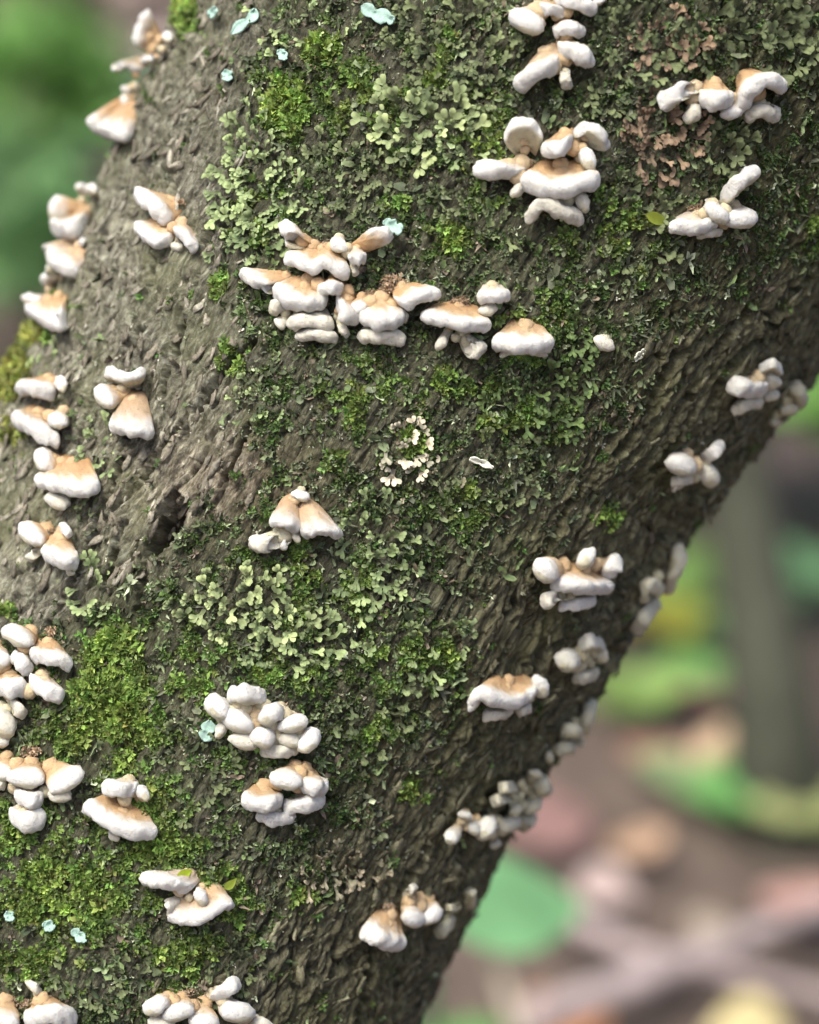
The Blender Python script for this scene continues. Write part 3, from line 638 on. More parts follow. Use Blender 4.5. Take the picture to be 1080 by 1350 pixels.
for key, base, kw in (
    ('sage', (0.235, 0.30, 0.145), dict(wide=.108, depth=3)), ('pale', (0.30, 0.36, 0.18), dict(wide=.118, depth=3)), ('olive', (0.115, 0.14, 0.07), dict(wide=.105, depth=3)), ('green', (0.10, 0.15, 0.055), dict(wide=.10, spread=40, depth=3)),
    ('russet', (0.22, 0.155, 0.11), dict(wide=.108, depth=3)), ('cream', (0.52, 0.47, 0.38), dict(wide=.105, depth=3)), ('straw', (0.38, 0.33, 0.24), dict(wide=.108, depth=3))):
    m = mat_tint('lichen_'+key, rough=0.8, var=0.3, nscale=3.0, objvar=0.45, spec=0.35)
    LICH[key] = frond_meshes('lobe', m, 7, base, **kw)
# (label, kind, centre, radii, spacing px, lobe length px)
PATCHES = [
 ('tall column of sage-green lobed lichen between bare bark and the antler-like fungus', 'sage', (338,238), (50,82), 13, 30),
 ('sage lichen rosette at the foot of the tall lichen column, beside the largest fungus stack', 'sage', (325,320), (42,24), 13, 32),
 ('dense grey-olive lichen mat above the antler-like fungus cluster', 'olive', (455,240), (62,52), 13, 24),
 ('broad-lobed pale lichen sprays below the two pale blue flakes', 'pale', (548,165), (62,40), 17, 38),
 ('dark olive lichen carpet beside the highest hanging fungus chain', 'olive', (600,75), (78,72), 14, 28),
 ('small sage lichen sprays around the star-shaped fungus', 'sage', (615,185), (36,40), 15, 26),
 ('large-lobed dark olive lichen above the long drooping fungus', 'olive', (985,50), (95,60), 16, 40),
 ('dull olive lichen mat between the hanging fungus chain and the russet lichen', 'olive', (820,80), (45,85), 15, 30),
 ('russet brown lichen spray above the long drooping fungus', 'russet', (882,62), (46,32), 14, 32),
 ('russet brown lichen rosette between star-shaped and knobbly cream fungi', 'russet', (872,178), (48,52), 13, 32),
 ('olive lichen fan under the long drooping fungus', 'olive', (945,195), (40,30), 14, 34),
 ('broken olive lichen tufts around the yellow-green moss leaf', 'olive', (820,300), (66,56), 16, 26),
 ('pale sage lichen bank above the bunch of fat fungus knobs', 'pale', (312,800), (72,42), 13, 30),
 ('yellowish lichen lobes directly above the bunch of fat fungus knobs', 'sage', (392,848), (66,40), 14, 30),
 ('sage lichen sprays beside the foot of the tent-shaped fungus', 'sage', (490,735), (42,70), 14, 28),
 ('scattered sage lichen tufts between the knobbly bunch and the crown-shaped fungus', 'sage', (545,862), (62,52), 17, 24),
 ('straggling olive lichen to the side of the knobbly bunch', 'olive', (480,940), (66,44), 17, 26),
 ('fern-like green lichen under the lone helmet-shaped fungus', 'green', (705,525), (72,42), 13, 30),
 ('fresh green lichen between helmet-shaped fungus and tiny white nub', 'green', (760,445), (32,34), 14, 26),
 ('bone-white lichen rosette with a green moss tuft in it', 'cream', (535,598), (30,30), 13, 31),
 ('straw-coloured dry lichen patch above the soft-edged pair of fungus fans', 'straw', (442,1152), (48,24), 12, 26),
 ('straw-coloured lichen crumbs under the bone-white rosette', 'straw', (560,635), (46,22), 17, 20),
 ('sage lichen sprig between the mushroom-like and bell-shaped fungi', 'sage', (128,592), (26,34), 14, 30),
 ('dark olive lichen beside the split triangular fungus', 'olive', (112,668), (24,30), 14, 28),
 ('sage lichen sprig on grey bark under the split triangular fungus', 'sage', (118,778), (26,34), 14, 30),
 ('grey-green lichen on the mossy edge above the tan-capped oval fungus', 'sage', (62,478), (30,20), 14, 26),
 ('small green lichen beside the side ear of the wavy fungus fan', 'green', (108,548), (16,16), 12, 24),
 ('dull olive lichen mat beside the anvil-shaped fungus', 'olive', (250,1010), (50,60), 20, 24),
 ('olive lichen scales below the folded open-mouthed fungus', 'olive', (300,1262), (54,44), 16, 24),
 ('olive lichen scales above the wide white-brimmed fungus', 'olive', (125,1278), (70,44), 16, 24),
 ('loose olive lichen between the boxy fungus and the star-shaped one', 'olive', (620,270), (60,44), 17, 24),
 ('dusky olive lichen on damp bark above the frilled rosette fungus', 'olive', (650,620), (70,60), 20, 24),
 ('grey-green lichen sprays at the corner of the mossy fungus stack and the hollow', 'sage', (330,530), (30,36), 18, 22),
 ('grey lichen crumbs along the top of the bare bark', 'sage', (400,40), (60,36), 19, 22),
]
def frame(n, ang):
    up = np.array([0, 0, 1.0]) - n*n[2]; up /= np.linalg.norm(up); rt = np.cross(up, n)
    d = rt*math.sin(ang)+up*math.cos(ang); return np.cross(d, n), d, n
from mathutils import Matrix
lobe_px = []
for pi, (label, kind, (cx, cy), (rx, ry), spc, ln) in enumerate(PATCHES):
    p0, n0 = surf(cx, cy); root = empty('leafy_lichen', p0); tag(root, label, 'lichen', 'leafy lichens on the bark')
    npts = int(math.pi*rx*ry/(spc*spc)*1.25); placed = []
    tries = 0
    while len(placed) < npts and tries < npts*8:
        tries += 1
        a = rng.uniform(0, 2*math.pi); q = math.sqrt(rng.uniform())*(1+0.22*math.sin(3*a+pi)+0.15*math.sin(5*a+2*pi))
        x, y = cx+rx*q*math.cos(a), cy+ry*q*math.sin(a)
        if any((x-u)**2+(y-v)**2 < (spc*0.62)**2 for u, v in placed): continue
        placed.append((x, y))
        p, n = surf(x, y)
        out = math.atan2(x-cx+rng.normal(0, rx*.35), -(y-cy)+rng.normal(0, ry*.35))
        n = n+rng.normal(0, .16, 3); n /= np.linalg.norm(n)
        X, Y, Z = frame(n, out+rng.normal(0, .5)); sc = ln*rng.uniform(.65, 1.15)*PXF
        tl = rng.uniform(0.05, 0.6); Y2 = Y*math.cos(tl)+Z*math.sin(tl); Z2 = np.cross(X, Y2)
        o = bpy.data.objects.new('lobe', LICH[kind][rng.integers(7)])
        M = Matrix(((X[0]*sc, Y2[0]*sc, Z2[0]*sc, p[0]-p0[0]+n[0]*.0002), (X[1]*sc, Y2[1]*sc, Z2[1]*sc, p[1]-p0[1]+n[1]*.0002), (X[2]*sc, Y2[2]*sc, Z2[2]*sc, p[2]-p0[2]+n[2]*.0002), (0, 0, 0, 1)))
        o.matrix_local = M; link(o, root); o.matrix_local = M

# pale blue lichen flakes: little lobed plates curling off the bark
FLAKE = mat_tint('blue_lichen', rough=0.75, var=0.18, nscale=1500, bumpd=0.0002)
FL = [('slender pale blue-grey lichen flake at the top of the bare bark', [(305,44),(318,32),(332,22),(336,12)], 5.5),
      ('forked pale blue lichen flake highest on the bark above the broad-lobed sprays', [(478,6),(492,18),(508,22),(518,28)], 8),
      ('small pale blue lichen chip beside the bright moss fringe', [(276,22),(284,10)], 4.5),
      ('drop-shaped pale blue lichen chip on bare bark below the slender flake', [(298,92),(300,106)], 5.5),
      ('toothed pale blue lichen chip beside the top moss cushion', [(368,66),(376,78)], 5),
      ('turquoise lichen flake tucked behind the raised lobe of the antler-like fungus', [(508,290),(517,299),(530,303)], 8),
      ('turquoise lichen flake beside the bunch of fat fungus knobs', [(277,950),(274,964),(268,976)], 8),
      ('long pale turquoise lichen chip in the moss below the claw-like fungus', [(96,1226),(104,1234),(112,1242)], 5.5),
      ('short pale turquoise lichen chip in the moss below the claw-like fungus', [(58,1217),(70,1225)], 6),
      ('tiny pale turquoise lichen chip near the claw-like fungus, deep in moss', [(10,1202),(14,1214)], 5),
      ('thin pale lichen sliver under the bone-white rosette', [(620,605),(636,610),(650,617)], 3),
      ('white lichen splinter on the bark below the tiny white nub', [(838,475),(850,462)], 3)]
for i, (label, pts, w) in enumerate(FL):
    C = spline(np.array(pts, float), 0); V, F = [], []; o0, _ = surf(*pts[0]); nn = len(C)
    Cw = [w*(0.55+0.75*abs(math.sin(2.2*k/nn*3+i)))*math.sqrt(max(0.02, 1-(2*k/(nn-1)-1)**4)) for k in range(nn)]
    for k in range(0, nn):
        tv = C[min(k+1, nn-1)]-C[max(0, k-1)]; tv /= np.linalg.norm(tv); s = np.array([-tv[1], tv[0]])
        for j in range(5):
            g = (j-2)/2; x, y = C[k]+s*g*Cw[k]
            p, n, _ = hit(x, y, 0.0016+0.0006*abs(g)+0.0008*k/nn+0.0003*math.sin(k*.22+j*.7)); V.append(p-o0)
            
    for k in range(nn-1):
        for j in range(4): a = k*5+j; F.append((a, a+1, a+6, a+5))
    base = np.array([0.30, 0.44, 0.39] if i < 10 else [0.6, 0.6, 0.52])*rng.uniform(.9, 1.1)
    me = mesh('lichen_flake', V, F, FLAKE, np.tile(base, (len(V), 1)))
    o = obj('lichen_flake', me, None, o0); tag(o, label, 'lichen', 'pale blue lichen flakes' if i < 10 else None)
    md = o.modifiers.new('thickness', 'SOLIDIFY'); md.thickness = 0.0003; md.offset = -1

# ------------------------------------------------------------------ moss and crumb cover (nobody could count it)
def scatter(name, label, cat, templates, idx, sizes, colors, mat, tilt, lift=0.0, along=False, parent=None):
    """joins many small pieces, each set on the bark at its own turn, into one mesh"""
    which = rng.integers(len(templates), size=len(idx)); Vs, Fs, Cs = [], [], []; off = 0
    for ti, (tv, tf, shade) in enumerate(templates):
        k = np.nonzero(which == ti)[0]
        if not len(k): continue
        I = idx[k]; n = TSN[I]+rng.normal(0, tilt, (len(I), 3)); n /= np.linalg.norm(n, axis=1)[:, None]
        r = rng.normal(size=(len(I), 3)) if not along else np.cross(AD, TSN[I])+rng.normal(0, .22, (len(I), 3)); x = np.cross(r, n); x /= np.linalg.norm(x, axis=1)[:, None]; y = np.cross(n, x)
        P = TP[I]+TSN[I]*lift
        s = sizes[k][:, None, None]
        W_ = P[:, None]+s*(tv[None, :, :1]*x[:, None]+tv[None, :, 1:2]*y[:, None]+tv[None, :, 2:]*n[:, None])
        Vs.append(W_.reshape(-1, 3)); m = len(tv)
        Fs.append((tf[None]+(np.arange(len(I))*m)[:, None, None]).reshape(-1, tf.shape[1])+off); off += len(I)*m
        Cs.append((colors[k][:, None]*shade[None, :, None]).reshape(-1, 3))
    o = obj(name, mesh(name, np.vstack(Vs), np.vstack(Fs), mat, np.vstack(Cs), smooth=False))
    if parent is not None: o.parent = parent; o.location = -Vector(parent.location)
    tag(o, label, cat, kind='stuff'); return o
def moss_tuft(seed, n=11):
    r = np.random.default_rng(seed); V, F, Sh = [], [], []
    for i in range(n):
        a = r.uniform(0, 6.283); el = r.uniform(0.25, 1.3); L = r.uniform(.55, 1.0); w = r.uniform(.16, .27)
        d = np.array([math.cos(a)*math.cos(el), math.sin(a)*math.cos(el), math.sin(el)]); s = np.array([-math.sin(a), math.cos(a), 0]); u = np.cross(d, s)
        b = np.array([r.normal(0, .18), r.normal(0, .18), r.uniform(-.25, .15)]); k = len(V)
        V += [b, b+d*L*.5+s*w+u*.06, b+d*L-np.array([0, 0, .12*L]), b+d*L*.5-s*w+u*.06]; F += [(k, k+1, k+2), (k, k+2, k+3)]
        sh = r.uniform(.7, 1.25); Sh += [sh*.8, sh, sh*1.15, sh]
    return np.array(V), np.array(F), np.array(Sh)
BRIGHT = [(425,64,26,20,1.2),(380,142,34,36,1.2),(247,16,16,26,1.3),(150,848,36,26,1.1),(148,930,58,58,1.15),(95,970,40,26,.8),(210,1118,48,24,1),(95,1175,120,70,.75),(40,1090,60,50,.7),(235,1262,60,40,.7),(60,1260,70,40,.6),
          (312,472,18,22,.9),(295,378,13,16,.9),(598,312,24,22,.9),(544,582,14,18,1.2),(640,558,18,18,1),(690,545,50,30,.5),(618,642,18,14,.9),(170,1010,40,40,.7),(540,1042,18,16,.9),(500,958,34,24,.7),(18,492,26,34,1.2),(20,570,24,30,.6),
          (585,862,26,18,.9),(350,884,22,20,.9),(462,548,22,18,.7),(8,800,16,18,.8),(440,600,20,20,.5),(842,290,16,10,1.1),(800,680,28,16,.7),(1070,300,22,30,.6),(395,1182,20,18,.8),(310,1162,14,10,1.1),(725,570,30,22,.5),(600,60,40,40,.35),
          (575,105,14,12,1.0),(525,265,20,16,.6),(660,270,16,16,.7),(470,780,30,40,.5),(410,890,20,24,.7),(180,960,50,40,.8),(120,880,30,40,.7),(130,200,10,12,1.0),(80,400,16,22,.8),(52,440,20,16,1.1),(700,470,20,14,.8),(610,680,40,20,.4),(470,520,60,40,.5),(590,500,60,36,.5),(250,900,60,60,.55),(330,960,40,60,.5),(400,760,90,60,.45),(520,860,60,60,.55),(700,420,60,50,.5),(800,300,60,60,.5),(640,180,40,60,.6),(480,130,70,60,.5),(350,280,50,60,.5),(180,1060,60,60,.7),(280,1180,60,60,.6)]
fn = noise(np.stack([FX/16, FY/16, 0*FX], 1), 61); fn2 = noise(np.stack([FX/38, FY/38, 0*FX], 1), 62); fn3 = noise(np.stack([FX/120, FY/120, 0*FX], 1), 63)
bm = np.zeros(len(FX))
for (cx, cy, rx, ry, w) in BRIGHT:
    d = ((FX-cx)/rx)**2+((FY-cy)/ry)**2; bm = np.maximum(bm, w*np.exp(-d*0.9))
moss_w = np.clip(sm(0.34, 0.85, bm+0.75*fn+0.45*fn2), 0, 1)+0.30*FCOV*sm(-.05, .35, fn2+.5*fn3+.3*fn)
bush = moss_w.copy()
def pick(w, n):
    t_ = FX*DV[0]+FY*DV[1]; w = w*sm(-560, -440, t_)*sm(1235, 1120, t_)      # the growth thins out along the trunk
    return rng.choice(len(FI), size=n, p=w/w.sum())
MOSS = mat_tint('moss', rough=0.65, trans=0.25, var=0.25, nscale=700)
k = pick(moss_w, 20000); br = np.clip(bm[k], 0, 1.2)
mcol = np.array([0.085, 0.135, 0.042])*(1-np.minimum(1, br))[:, None]+np.array([0.25, 0.36, 0.085])*np.minimum(1, br)[:, None]
yel = ((FX[k] < 60) & (FY[k] < 620))[:, None]; mcol = np.where(yel, mcol*np.array([1.25, .95, 1.0]), mcol)
mcol = mcol*rng.uniform(.45, 1.4, (len(k), 1))*np.clip(1+1.1*fn[k], .45, 1.5)[:, None]*(1+rng.normal(0, .08, (len(k), 3)))
scatter('moss', 'bright green moss cushions growing over the bark', 'moss', [moss_tuft(i) for i in range(6)], FI[k], rng.uniform(.0009, .0027, len(k))*(0.65+.5*br), np.clip(mcol, .01, 1), MOSS, 0.35)
CRUMB = mat_tint('lichen_crumbs', rough=0.55, var=0.35, nscale=1100)
wd = (0.02+FCOV)*(0.06+sm(-.15, .3, fn+.5*fn2))*(1-0.6*np.clip(moss_w, 0, 1))
k = pick(wd, 25000)
pal = np.array([[.060, .068, .042], [.042, .056, .028], [.08, .098, .05], [.095, .135, .055], [.15, .19, .10], [.29, .33, .22], [.12, .095, .07]])
ch = rng.choice(7, size=len(k), p=[.22, .22, .18, .17, .11, .03, .07])
scatter('crusty_lichen', 'dark crumbly lichen scales covering the middle of the trunk', 'lichen', [crumb(i) for i in range(10)], FI[k], rng.uniform(.0007, .0019, len(k))*rng.choice([.8, 1, 1.7], size=len(k), p=[.4, .45, .15]), pal[ch]*rng.uniform(.9, 1.7, (len(k), 1)), CRUMB, 0.55)
# loose scales of the bare bark, lying along the trunk
def scale(seed):
    r = np.random.default_rng(seed); k = 10; el = r.uniform(1.7, 3.4); V = [(0, 0, .03)]; sh = [1.0]
    for i in range(k):
        a = 6.283*i/k; rr = .5*r.uniform(.45, 1.25); V.append((rr*math.cos(a)*el, rr*math.sin(a), .05+.10*math.cos(a)+r.uniform(-.06, .08))); sh.append(r.uniform(.85, 1.15))
    V += [(v[0]*.92, v[1]*.85, v[2]-.3) for v in V[1:]]; sh += [.8]*k
    F = [(0, 1+i, 1+(i+1) % k) for i in range(k)]+[t for i in range(k) for t in ((1+i, 1+k+i, 1+k+(i+1) % k), (1+i, 1+k+(i+1) % k, 1+(i+1) % k))]
    return np.array(V, float), np.array(F), np.array(sh)
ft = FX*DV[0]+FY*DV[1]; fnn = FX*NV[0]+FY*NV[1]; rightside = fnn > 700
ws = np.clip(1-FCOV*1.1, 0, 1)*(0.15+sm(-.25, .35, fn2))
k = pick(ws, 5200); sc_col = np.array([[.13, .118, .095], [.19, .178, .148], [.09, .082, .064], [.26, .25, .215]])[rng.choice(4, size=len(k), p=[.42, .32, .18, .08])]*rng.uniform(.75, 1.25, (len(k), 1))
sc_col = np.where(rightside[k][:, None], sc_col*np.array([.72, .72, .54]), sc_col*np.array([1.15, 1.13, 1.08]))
BARKSCALE = mat_tint('bark_scale', rough=0.7, var=0.45, nscale=1400, bumpd=0.0005)
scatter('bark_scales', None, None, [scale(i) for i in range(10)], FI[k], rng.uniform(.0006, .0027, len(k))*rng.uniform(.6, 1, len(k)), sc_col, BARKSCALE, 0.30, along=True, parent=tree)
# pale grains: on the speckled bark below the largest stack and loosely everywhere
wp = 0.04+0.10*FCOV+0.9*np.exp(-(((FX-330)/80)**2+((FY-540)/70)**2))*sm(-.2, .3, fn)+0.5*np.exp(-(((FX-600)/110)**2+((FY-640)/60)**2))*sm(0, .3, fn)+.35*np.exp(-(((FX-460)/80)**2+((FY-900)/60)**2))
k = pick(wp, 3600); gcol = np.array([[.34, .35, .27], [.42, .41, .34], [.26, .30, .17], [.30, .27, .21]])[rng.integers(4, size=len(k))]*rng.uniform(.7, 1.2, (len(k), 1))
scatter('lichen_grains', 'pale lichen grains sprinkled over the bark', 'lichen', [crumb(40+i) for i in range(6)], FI[k], rng.uniform(.00035, .0010, len(k)), gcol, CRUMB, 0.5)

# yellow-green moss leaves that stand out singly
LEAFY = mat_tint('leaf_green', rough=0.5, trans=0.3, var=0.2, nscale=400)
def leaf(L, w, fold=.25, seg=7, curl=.2):
    V, F = [], []
    for i in range(seg):
        f = i/(seg-1); ww = w*math.sin(math.pi*min(1, f**0.75*0.98+0.02))*1.0; z = -curl*L*f*f
        V += [(-ww, L*f, z+abs(ww)*fold), (0, L*f, z), (ww, L*f, z+abs(ww)*fold)]
    for i in range(seg-1):
        a = 3*i; F += [(a, a+1, a+4, a+3), (a+1, a+2, a+5, a+4)]
    return np.array(V), F
def place_leaf(name, mat, L, w, base, d, n, colr, parent=None, origin=(0, 0, 0), **kw):
    V, F = leaf(L, w, **kw); d = np.array(d, float); d /= np.linalg.norm(d); n = np.array(n, float); n = n-d*(n@d); n /= np.linalg.norm(n); x = np.cross(d, n)
    P = np.asarray(base)+V[:, :1]*x+V[:, 1:2]*d+V[:, 2:]*n-np.asarray(origin)
    sh = np.repeat(np.array([1, .85, 1.05])[None], len(V)//3, 0).ravel()
    return mesh(name, P, F, mat, np.array(colr)[None]*sh[:, None])
for label, x0, y0, x1, y1, w, c in (
    ('yellow-green pointed moss leaf beside the knobbly cream fungus', 852, 282, 884, 296, 8, (.20, .24, .03)),
    ('lime-yellow leaf scrap lying on the folded open-mouthed fungus', 232, 1158, 256, 1147, 7, (.42, .55, .04)),
    ('small lime leaf scrap in moss beside the folded open-mouthed fungus', 296, 1172, 312, 1160, 6, (.28, .36, .05))):
    a, na, _ = hit(x0, y0, .0022 if x0 != 232 else .0045); b_, _, _ = hit(x1, y1, .0036 if x0 != 232 else .003); 
    me = place_leaf('moss_leaf', LEAFY, np.linalg.norm(b_-a), w*PXF, a, b_-a, na, c, origin=a)
    o = obj('moss_leaf', me, None, a); tag(o, label, 'leaf')

# ------------------------------------------------------------------ forest behind
BGLEAF = mat_tint('foliage', rough=0.5, trans=0.35, var=0.25, nscale=20)
LITTER = mat_tint('dry_leaf', rough=0.8, var=0.3, nscale=30)
# leaf litter: thousands of dead leaves, one mass
lv, lf = leaf(1, .32, fold=.3, seg=4, curl=.15); lf = np.array(lf)
nL = 9000; ang = rng.uniform(0, 6.283, nL); rad = np.sqrt(rng.uniform(0.05, 1, nL))*7.5
lx, ly = rad*np.cos(ang), 2+rad*np.sin(ang); lz = ground_z(lx, ly)+rng.uniform(.004, .03, nL)
yaw = rng.uniform(0, 6.283, nL); tiltv = rng.normal(0, .35, (nL, 2)); sz = rng.uniform(.05, .11, nL)
nn_ = np.stack([tiltv[:, 0], tiltv[:, 1], np.ones(nL)], 1); nn_ /= np.linalg.norm(nn_, axis=1)[:, None]
dd_ = np.stack([np.cos(yaw), np.sin(yaw), 0*yaw], 1); dd_ -= nn_*(nn_*dd_).sum(1)[:, None]; dd_ /= np.linalg.norm(dd_, axis=1)[:, None]; xx_ = np.cross(dd_, nn_)
LVs = (np.stack([lx, ly, lz], 1)[:, None]+sz[:, None, None]*(lv[None, :, :1]*xx_[:, None]+(lv[None, :, 1:2]-.5)*dd_[:, None]+lv[None, :, 2:]*nn_[:, None])).reshape(-1, 3)
lpal = np.array([[.31, .235, .21], [.26, .185, .165], [.38, .29, .265], [.19, .14, .125], [.42, .345, .32], [.33, .22, .16]])
lcol = np.repeat(lpal[rng.integers(6, size=nL)]*rng.uniform(.75, 1.25, (nL, 1)), len(lv), 0)
tag(obj('leaf_litter', mesh('leaf_litter', LVs, (lf[None]+(np.arange(nL)*len(lv))[:, None, None]).reshape(-1, 4), LITTER, lcol)), 'brown dead leaf litter covering the forest floor', 'leaf litter', kind='stuff')
# fallen leaves that stand out
for label, x, y, L, c in (
    ('coral-orange fallen leaf lying beyond the trunk among green sprouts', 862, 958, .085, (0.359, 0.187, 0.133)), ('peach-coloured fallen leaf beside the sapling', 972, 968, .10, (0.437, 0.312, 0.211)),
    ('orange-tan fallen leaf on the brown litter', 838, 1070, .075, (0.359, 0.234, 0.156)), ('salmon-pink fallen leaf below the sapling', 1050, 1135, .095, (0.374, 0.218, 0.187)),
    ('rust-orange fallen leaf near the pale branch', 745, 1295, .09, (.46, .22, .11)), ('straw-yellow fallen leaf in front of the pale branch', 985, 1318, .075, (0.421, 0.359, 0.187)),
    ('pale pink fallen leaf on brown litter', 800, 1125, .065, (0.343, 0.265, 0.250)), ('wine-brown fallen leaf close under the trunk edge', 925, 870, .12, (.26, .12, .12)),
    ('pale buff fallen leaf on the litter behind the green leaf', 945, 1180, .06, (0.359, 0.296, 0.234)), ('maroon-brown fallen leaf under the orange-tan one', 730, 1040, .12, (.24, .14, .13))):
    p = ground_at(x, y, .05); a = rng.uniform(0, 6.28); L *= .85
    me = place_leaf('fallen_leaf', LITTER, L, L*.42, (-L*.5*math.cos(a), -L*.5*math.sin(a), 0), (math.cos(a), math.sin(a), .05), (0, -.45, 1), c, fold=.15)
    o = obj('fallen_leaf', me, None, (p[0], p[1], float(ground_z(p[0], p[1])[0])+.035)); tag(o, label, 'leaf', 'bright fallen leaves')
# tubes for stems and branches
def tube(P, R, k=8, wob=0.0, seed=0):
    P = np.asarray(P, float); R = np.asarray(R, float); T = np.gradient(P, axis=0); T /= np.linalg.norm(T, axis=1)[:, None]
    ref = np.array([0.31, 0.9, 0.2]); E = np.cross(T, ref); E /= np.linalg.norm(E, axis=1)[:, None]; Fv = np.cross(T, E)
    th = np.arange(k)*2*math.pi/k
    V = (P[:, None]+R[:, None, None]*(np.cos(th)[None, :, None]*E[:, None]+np.sin(th)[None, :, None]*Fv[:, None])).reshape(-1, 3)
    if wob: V = V+wob*np.stack([noise(V*9+seed, 71), noise(V*9+seed+5, 72), 0*V[:, 0]], 1)
    F = grid_faces(len(P), k, wrap=True).tolist()+[tuple(range(k))[::-1], tuple((len(P)-1)*k+i for i in range(k))]
    return V, F
WOOD = mat_tint('bark_far', rough=0.9, var=0.4, nscale=25, bumpd=0.01)
def simple_tree(name, label, base, top, r0, r1, col, cat, group=None, crown=None):
    base = np.array(base, float); top = np.array(top, float); root = empty(name, base); tag(root, label, cat, group)
    f = np.linspace(0, 1, 14)[:, None]; P = (top-base)*f+np.stack([0.03*np.sin(3*f[:, 0]+1), .02*np.sin(4*f[:, 0]), 0*f[:, 0]], 1)*np.linalg.norm(top-base)*.3*f
    P[0, 2] -= 0.05
    V, F = tube(P, r0+(r1-r0)*f[:, 0]+r0*.6*np.exp(-f[:, 0]*14), 14, wob=r0*.25)
    obj('trunk', mesh('trunk', V, F, WOOD, np.tile(col, (len(V), 1))), root)
    return root
def foliage(root, center, rad, n, L, col, name='foliage', seed=0, flat=1.0):
    """leaves spread in clumps through a rounded volume"""
    r = np.random.default_rng(seed); org = np.array(root.location)
    ncl = max(6, n//22); cl = r.normal(size=(ncl, 3)); cl /= np.linalg.norm(cl, axis=1)[:, None]; cl *= (r.uniform(.25, 1, (ncl, 1))**.6)*np.array(rad)
    ci = r.integers(ncl, size=n); pos = np.array(center)+cl[ci]+r.normal(0, .16, (n, 3))*np.array(rad)
    v, f = leaf(1, .34, fold=.2, seg=4, curl=.25); f = np.array(f)
    nn = r.normal(0, .5, (n, 3))+np.array([0, -.2, 1]); nn /= np.linalg.norm(nn, axis=1)[:, None]
    dd = r.normal(size=(n, 3)); dd -= nn*(dd*nn).sum(1)[:, None]; dd /= np.linalg.norm(dd, axis=1)[:, None]; xx = np.cross(dd, nn)
    s = L*r.uniform(.6, 1.3, (n, 1, 1))
    V = (pos[:, None]+s*(v[None, :, :1]*xx[:, None]+v[None, :, 1:2]*dd[:, None]+v[None, :, 2:]*nn[:, None])).reshape(-1, 3)-org
    shade = (r.uniform(.7, 1.3, (ncl, 1))[ci])*r.uniform(.8, 1.2, (n, 1))
    C = np.repeat(np.array(col)[None]*shade, len(v), 0)
    obj(name, mesh(name, V, (f[None]+(np.arange(n)*len(v))[:, None, None]).reshape(-1, 4), BGLEAF, C), root)
# the sapling behind on the right side
b = ground_at(1042, 1095); tpt = at_depth(905, 250, np.linalg.norm(b-CAM)*1.02)
sap = simple_tree('sapling', 'slender grey-brown sapling rising from the litter beyond the trunk', b, tpt+(tpt-b)*1.2, .034, .018, (.045, .048, .034), 'sapling')
foliage(sap, tpt+(tpt-b)*1.2, (.6, .6, .4), 500, .07, (.09, .19, .05), 'crown', 5)
# broad leaf plant close behind the trunk
def plant(name, label, base, stem_top, leaves, col, group=None, r=.004):
    base = np.array(base, float); root = empty(name, base); tag(root, label, 'plant', group)
    f = np.linspace(0, 1, 8)[:, None]; P = (np.array(stem_top)-base)*f+np.array([.02, .01, 0])*np.sin(f*3)*.5
    V, F = tube(P, np.linspace(r, r*.6, 8), 6); obj('stem', mesh('stem', V, F, BGLEAF, np.tile(np.array(col)*.6, (len(V), 1))), root)
    for (b_, d, n, L, w) in leaves:
        obj('leaf', place_leaf('leaf', BGLEAF, L, w, b_, d, n, np.array(col)*rng.uniform(.85, 1.15), origin=base, seg=8, fold=.1, curl=.12), root)
    return root
A_ = at_depth(565, 1200, 1.30); B_ = at_depth(790, 1178, 1.36)
g_ = ground_at(560, 1700)
top_ = A_
plant('broadleaf_seedling', 'seedling with one broad fresh green leaf showing past the shaded fungus loops', (A_[0]-.02, A_[1]+.06, 0), A_, [(A_, B_-A_, -FWD*.8+UPV*.55+RGT*.1, np.linalg.norm(B_-A_), .030), (A_, (-1, .2, .1), (0, -.5, 1), .07, .028), (A_-np.array([0, 0, .12]), (.2, 1, .2), (0, -.3, 1), .07, .03)], (.24, .52, .24))
def sprout(label, x, y, hgt, nl, L, col, group='small green sprouts on the forest floor'):
    p = ground_at(x, y, hgt*.8); g = np.array([p[0], p[1], float(ground_z(p[0], p[1])[0])-.005]); top = g+np.array([0, 0, hgt])
    lv_ = []
    for i in range(nl):
        a = 6.283*i/nl+rng.uniform(-.4, .4); d = np.array([math.cos(a), math.sin(a), rng.uniform(-.1, .4)]); lv_.append((top-np.array([0, 0, hgt*.35*rng.uniform()]), d, (0, -.5, 1), L*rng.uniform(.8, 1.2), L*.36))
    plant('seedling', label, g, top, lv_, col, group, r=.002)
sprout('bright green sprout at the foot of the sapling', 960, 1035, .05, 5, .05, (.15, .36, .11))
sprout('pale green sprout beside the peach-coloured leaf', 905, 1000, .05, 4, .05, (.26, .36, .18))
sprout('bright green sprout beside the trunk edge above the coral leaf', 905, 880, .05, 5, .055, (.16, .34, .10))
sprout('yellow-green sprout beside the ragged fungus fringe', 830, 900, .05, 5, .055, (.22, .34, .10))
sprout('yellow sprout beside the S-shaped fungus chain', 880, 810, .07, 5, .08, (.36, .36, .05))
sprout('lime sprout where the trunk edge meets the dark litter', 925, 760, .06, 5, .07, (.20, .34, .10))
sprout('mint-green sprout beyond the sapling', 1065, 765, .08, 6, .08, (.18, .36, .18))
sprout('olive-yellow sprout at the picture edge behind the sapling', 1075, 1050, .05, 4, .06, (.34, .38, .16))
sprout('dark green sprout in the litter under the broad green leaf', 590, 1352, .05, 4, .045, (.12, .30, .08))
sprout('pale lime sprout high behind the trunk edge', 1068, 520, .25, 9, .2, (.22, .42, .10))
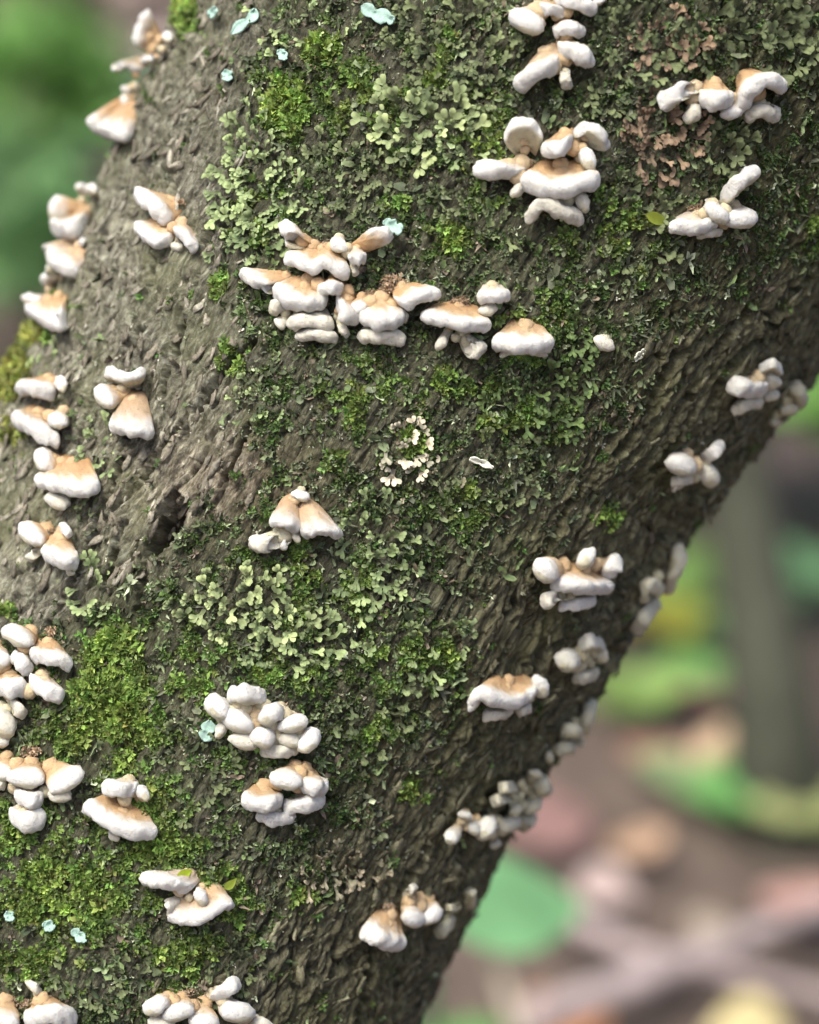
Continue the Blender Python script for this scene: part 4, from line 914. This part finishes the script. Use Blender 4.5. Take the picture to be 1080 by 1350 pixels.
sprout('grass-green sprout behind the yellow sprout', 950, 830, .05, 5, .06, (.17, .34, .13))
# fallen branches
def branch(label, pts, r, col):
    P = np.array([ground_at(x, y, z) for x, y, z in pts]); f = np.linspace(0, len(P)-1, 16); Q = np.stack([np.interp(f, np.arange(len(P)), P[:, k]) for k in range(3)], 1)
    V, F = tube(Q-Q[0], np.linspace(r, r*.6, 16), 8, wob=.006); o = obj('fallen_branch', mesh('fallen_branch', V, F, WOOD, np.tile(col, (len(V), 1))), None, Q[0]); tag(o, label, 'branch', 'fallen branches')
branch('long pale grey fallen branch slanting across the litter', [(690,1345,.03),(850,1290,.03),(980,1235,.035),(1120,1185,.03)], .014, (.34, .28, .28))
branch('mauve-grey fallen branch crossing under the pale one', [(720,1200,.025),(850,1262,.025),(1000,1290,.02),(1150,1330,.02)], .010, (.31, .25, .25))
branch('upright pale stick leaning by the foot of the trunk', [(640,1220,.10),(660,1290,.05),(690,1380,.02)], .007, (.36, .32, .25))
# shrubs and trees far behind on the left
def shrub(label, x, y, dist, rad, n, L, col, seed):
    c = at_depth(x, y, dist); root = empty('shrub', (c[0], c[1], 0)); tag(root, label, 'shrub', 'shrubs behind the trunk')
    for i in range(5):
        e = np.array([rng.normal(0, rad[0]*.5), rng.normal(0, rad[1]*.5), c[2]+rng.uniform(-.3, .5)*rad[2]]); f = np.linspace(0, 1, 6)[:, None]
        V, F = tube(f*e*np.array([1, 1, 1])-np.array([0, 0, .05])*(1-f), np.linspace(.012, .005, 6), 6); obj('stem', mesh('stem', V, F, WOOD, np.tile((.09, .08, .06), (len(V), 1))), root)
    foliage(root, c, rad, n, L, col, 'foliage', seed)
shrub('bright yellow-green shrub behind the trunk, level with the tall upright fungus lobe', 30, 90, 4.2, (.15, .2, .07), 260, .10, (.12, .26, .06), 11)
shrub('blue-green shrub next to the yellow-green one behind the trunk', 120, 160, 5.0, (.16, .2, .06), 200, .10, (.11, .21, .13), 12)
shrub('mid-green shrub behind the bulging two-lobed fungus', 20, 300, 3.4, (.10, .2, .07), 240, .08, (.10, .20, .075), 13)
shrub('dark green shrub on the horizon behind the trunk', -60, -110, 8.0, (.7, .5, .3), 700, .14, (.06, .12, .055), 14)
shrub('grey-green shrub beyond the shaded edge of the trunk', 1150, 590, 4.5, (.40, .3, .2), 420, .10, (.13, .22, .10), 15)
shrub('light green shrub at the rear, past the curled-ear fungus', 1200, 440, 6.5, (.7, .3, .3), 500, .13, (.16, .34, .08), 16)
for i, (label, x, r_, dist, lean, col) in enumerate((('dark grey tree trunk in the forest behind, above the yellow-green shrub', 150, .11, 7.5, 0.1, (.06, .05, .045)), ('brownish tree trunk behind the blue-green shrub', 95, .06, 5.5, -.1, (.10, .075, .06)),
                                      ('distant grey tree trunk past the shaded edge', 1230, .12, 8.0, .2, (.12, .11, .10)), ('thin dark tree trunk standing left of the leaning tree', -60, .07, 6.0, 0, (.08, .07, .055)))):
    d_ = ray(x, 300); b = CAM+d_*dist; b = np.array([b[0], b[1], 0]); simple_tree('forest_tree', label, b, b+np.array([lean, 0, 4.5]), r_, r_*.7, col, 'tree', 'trees in the forest behind')
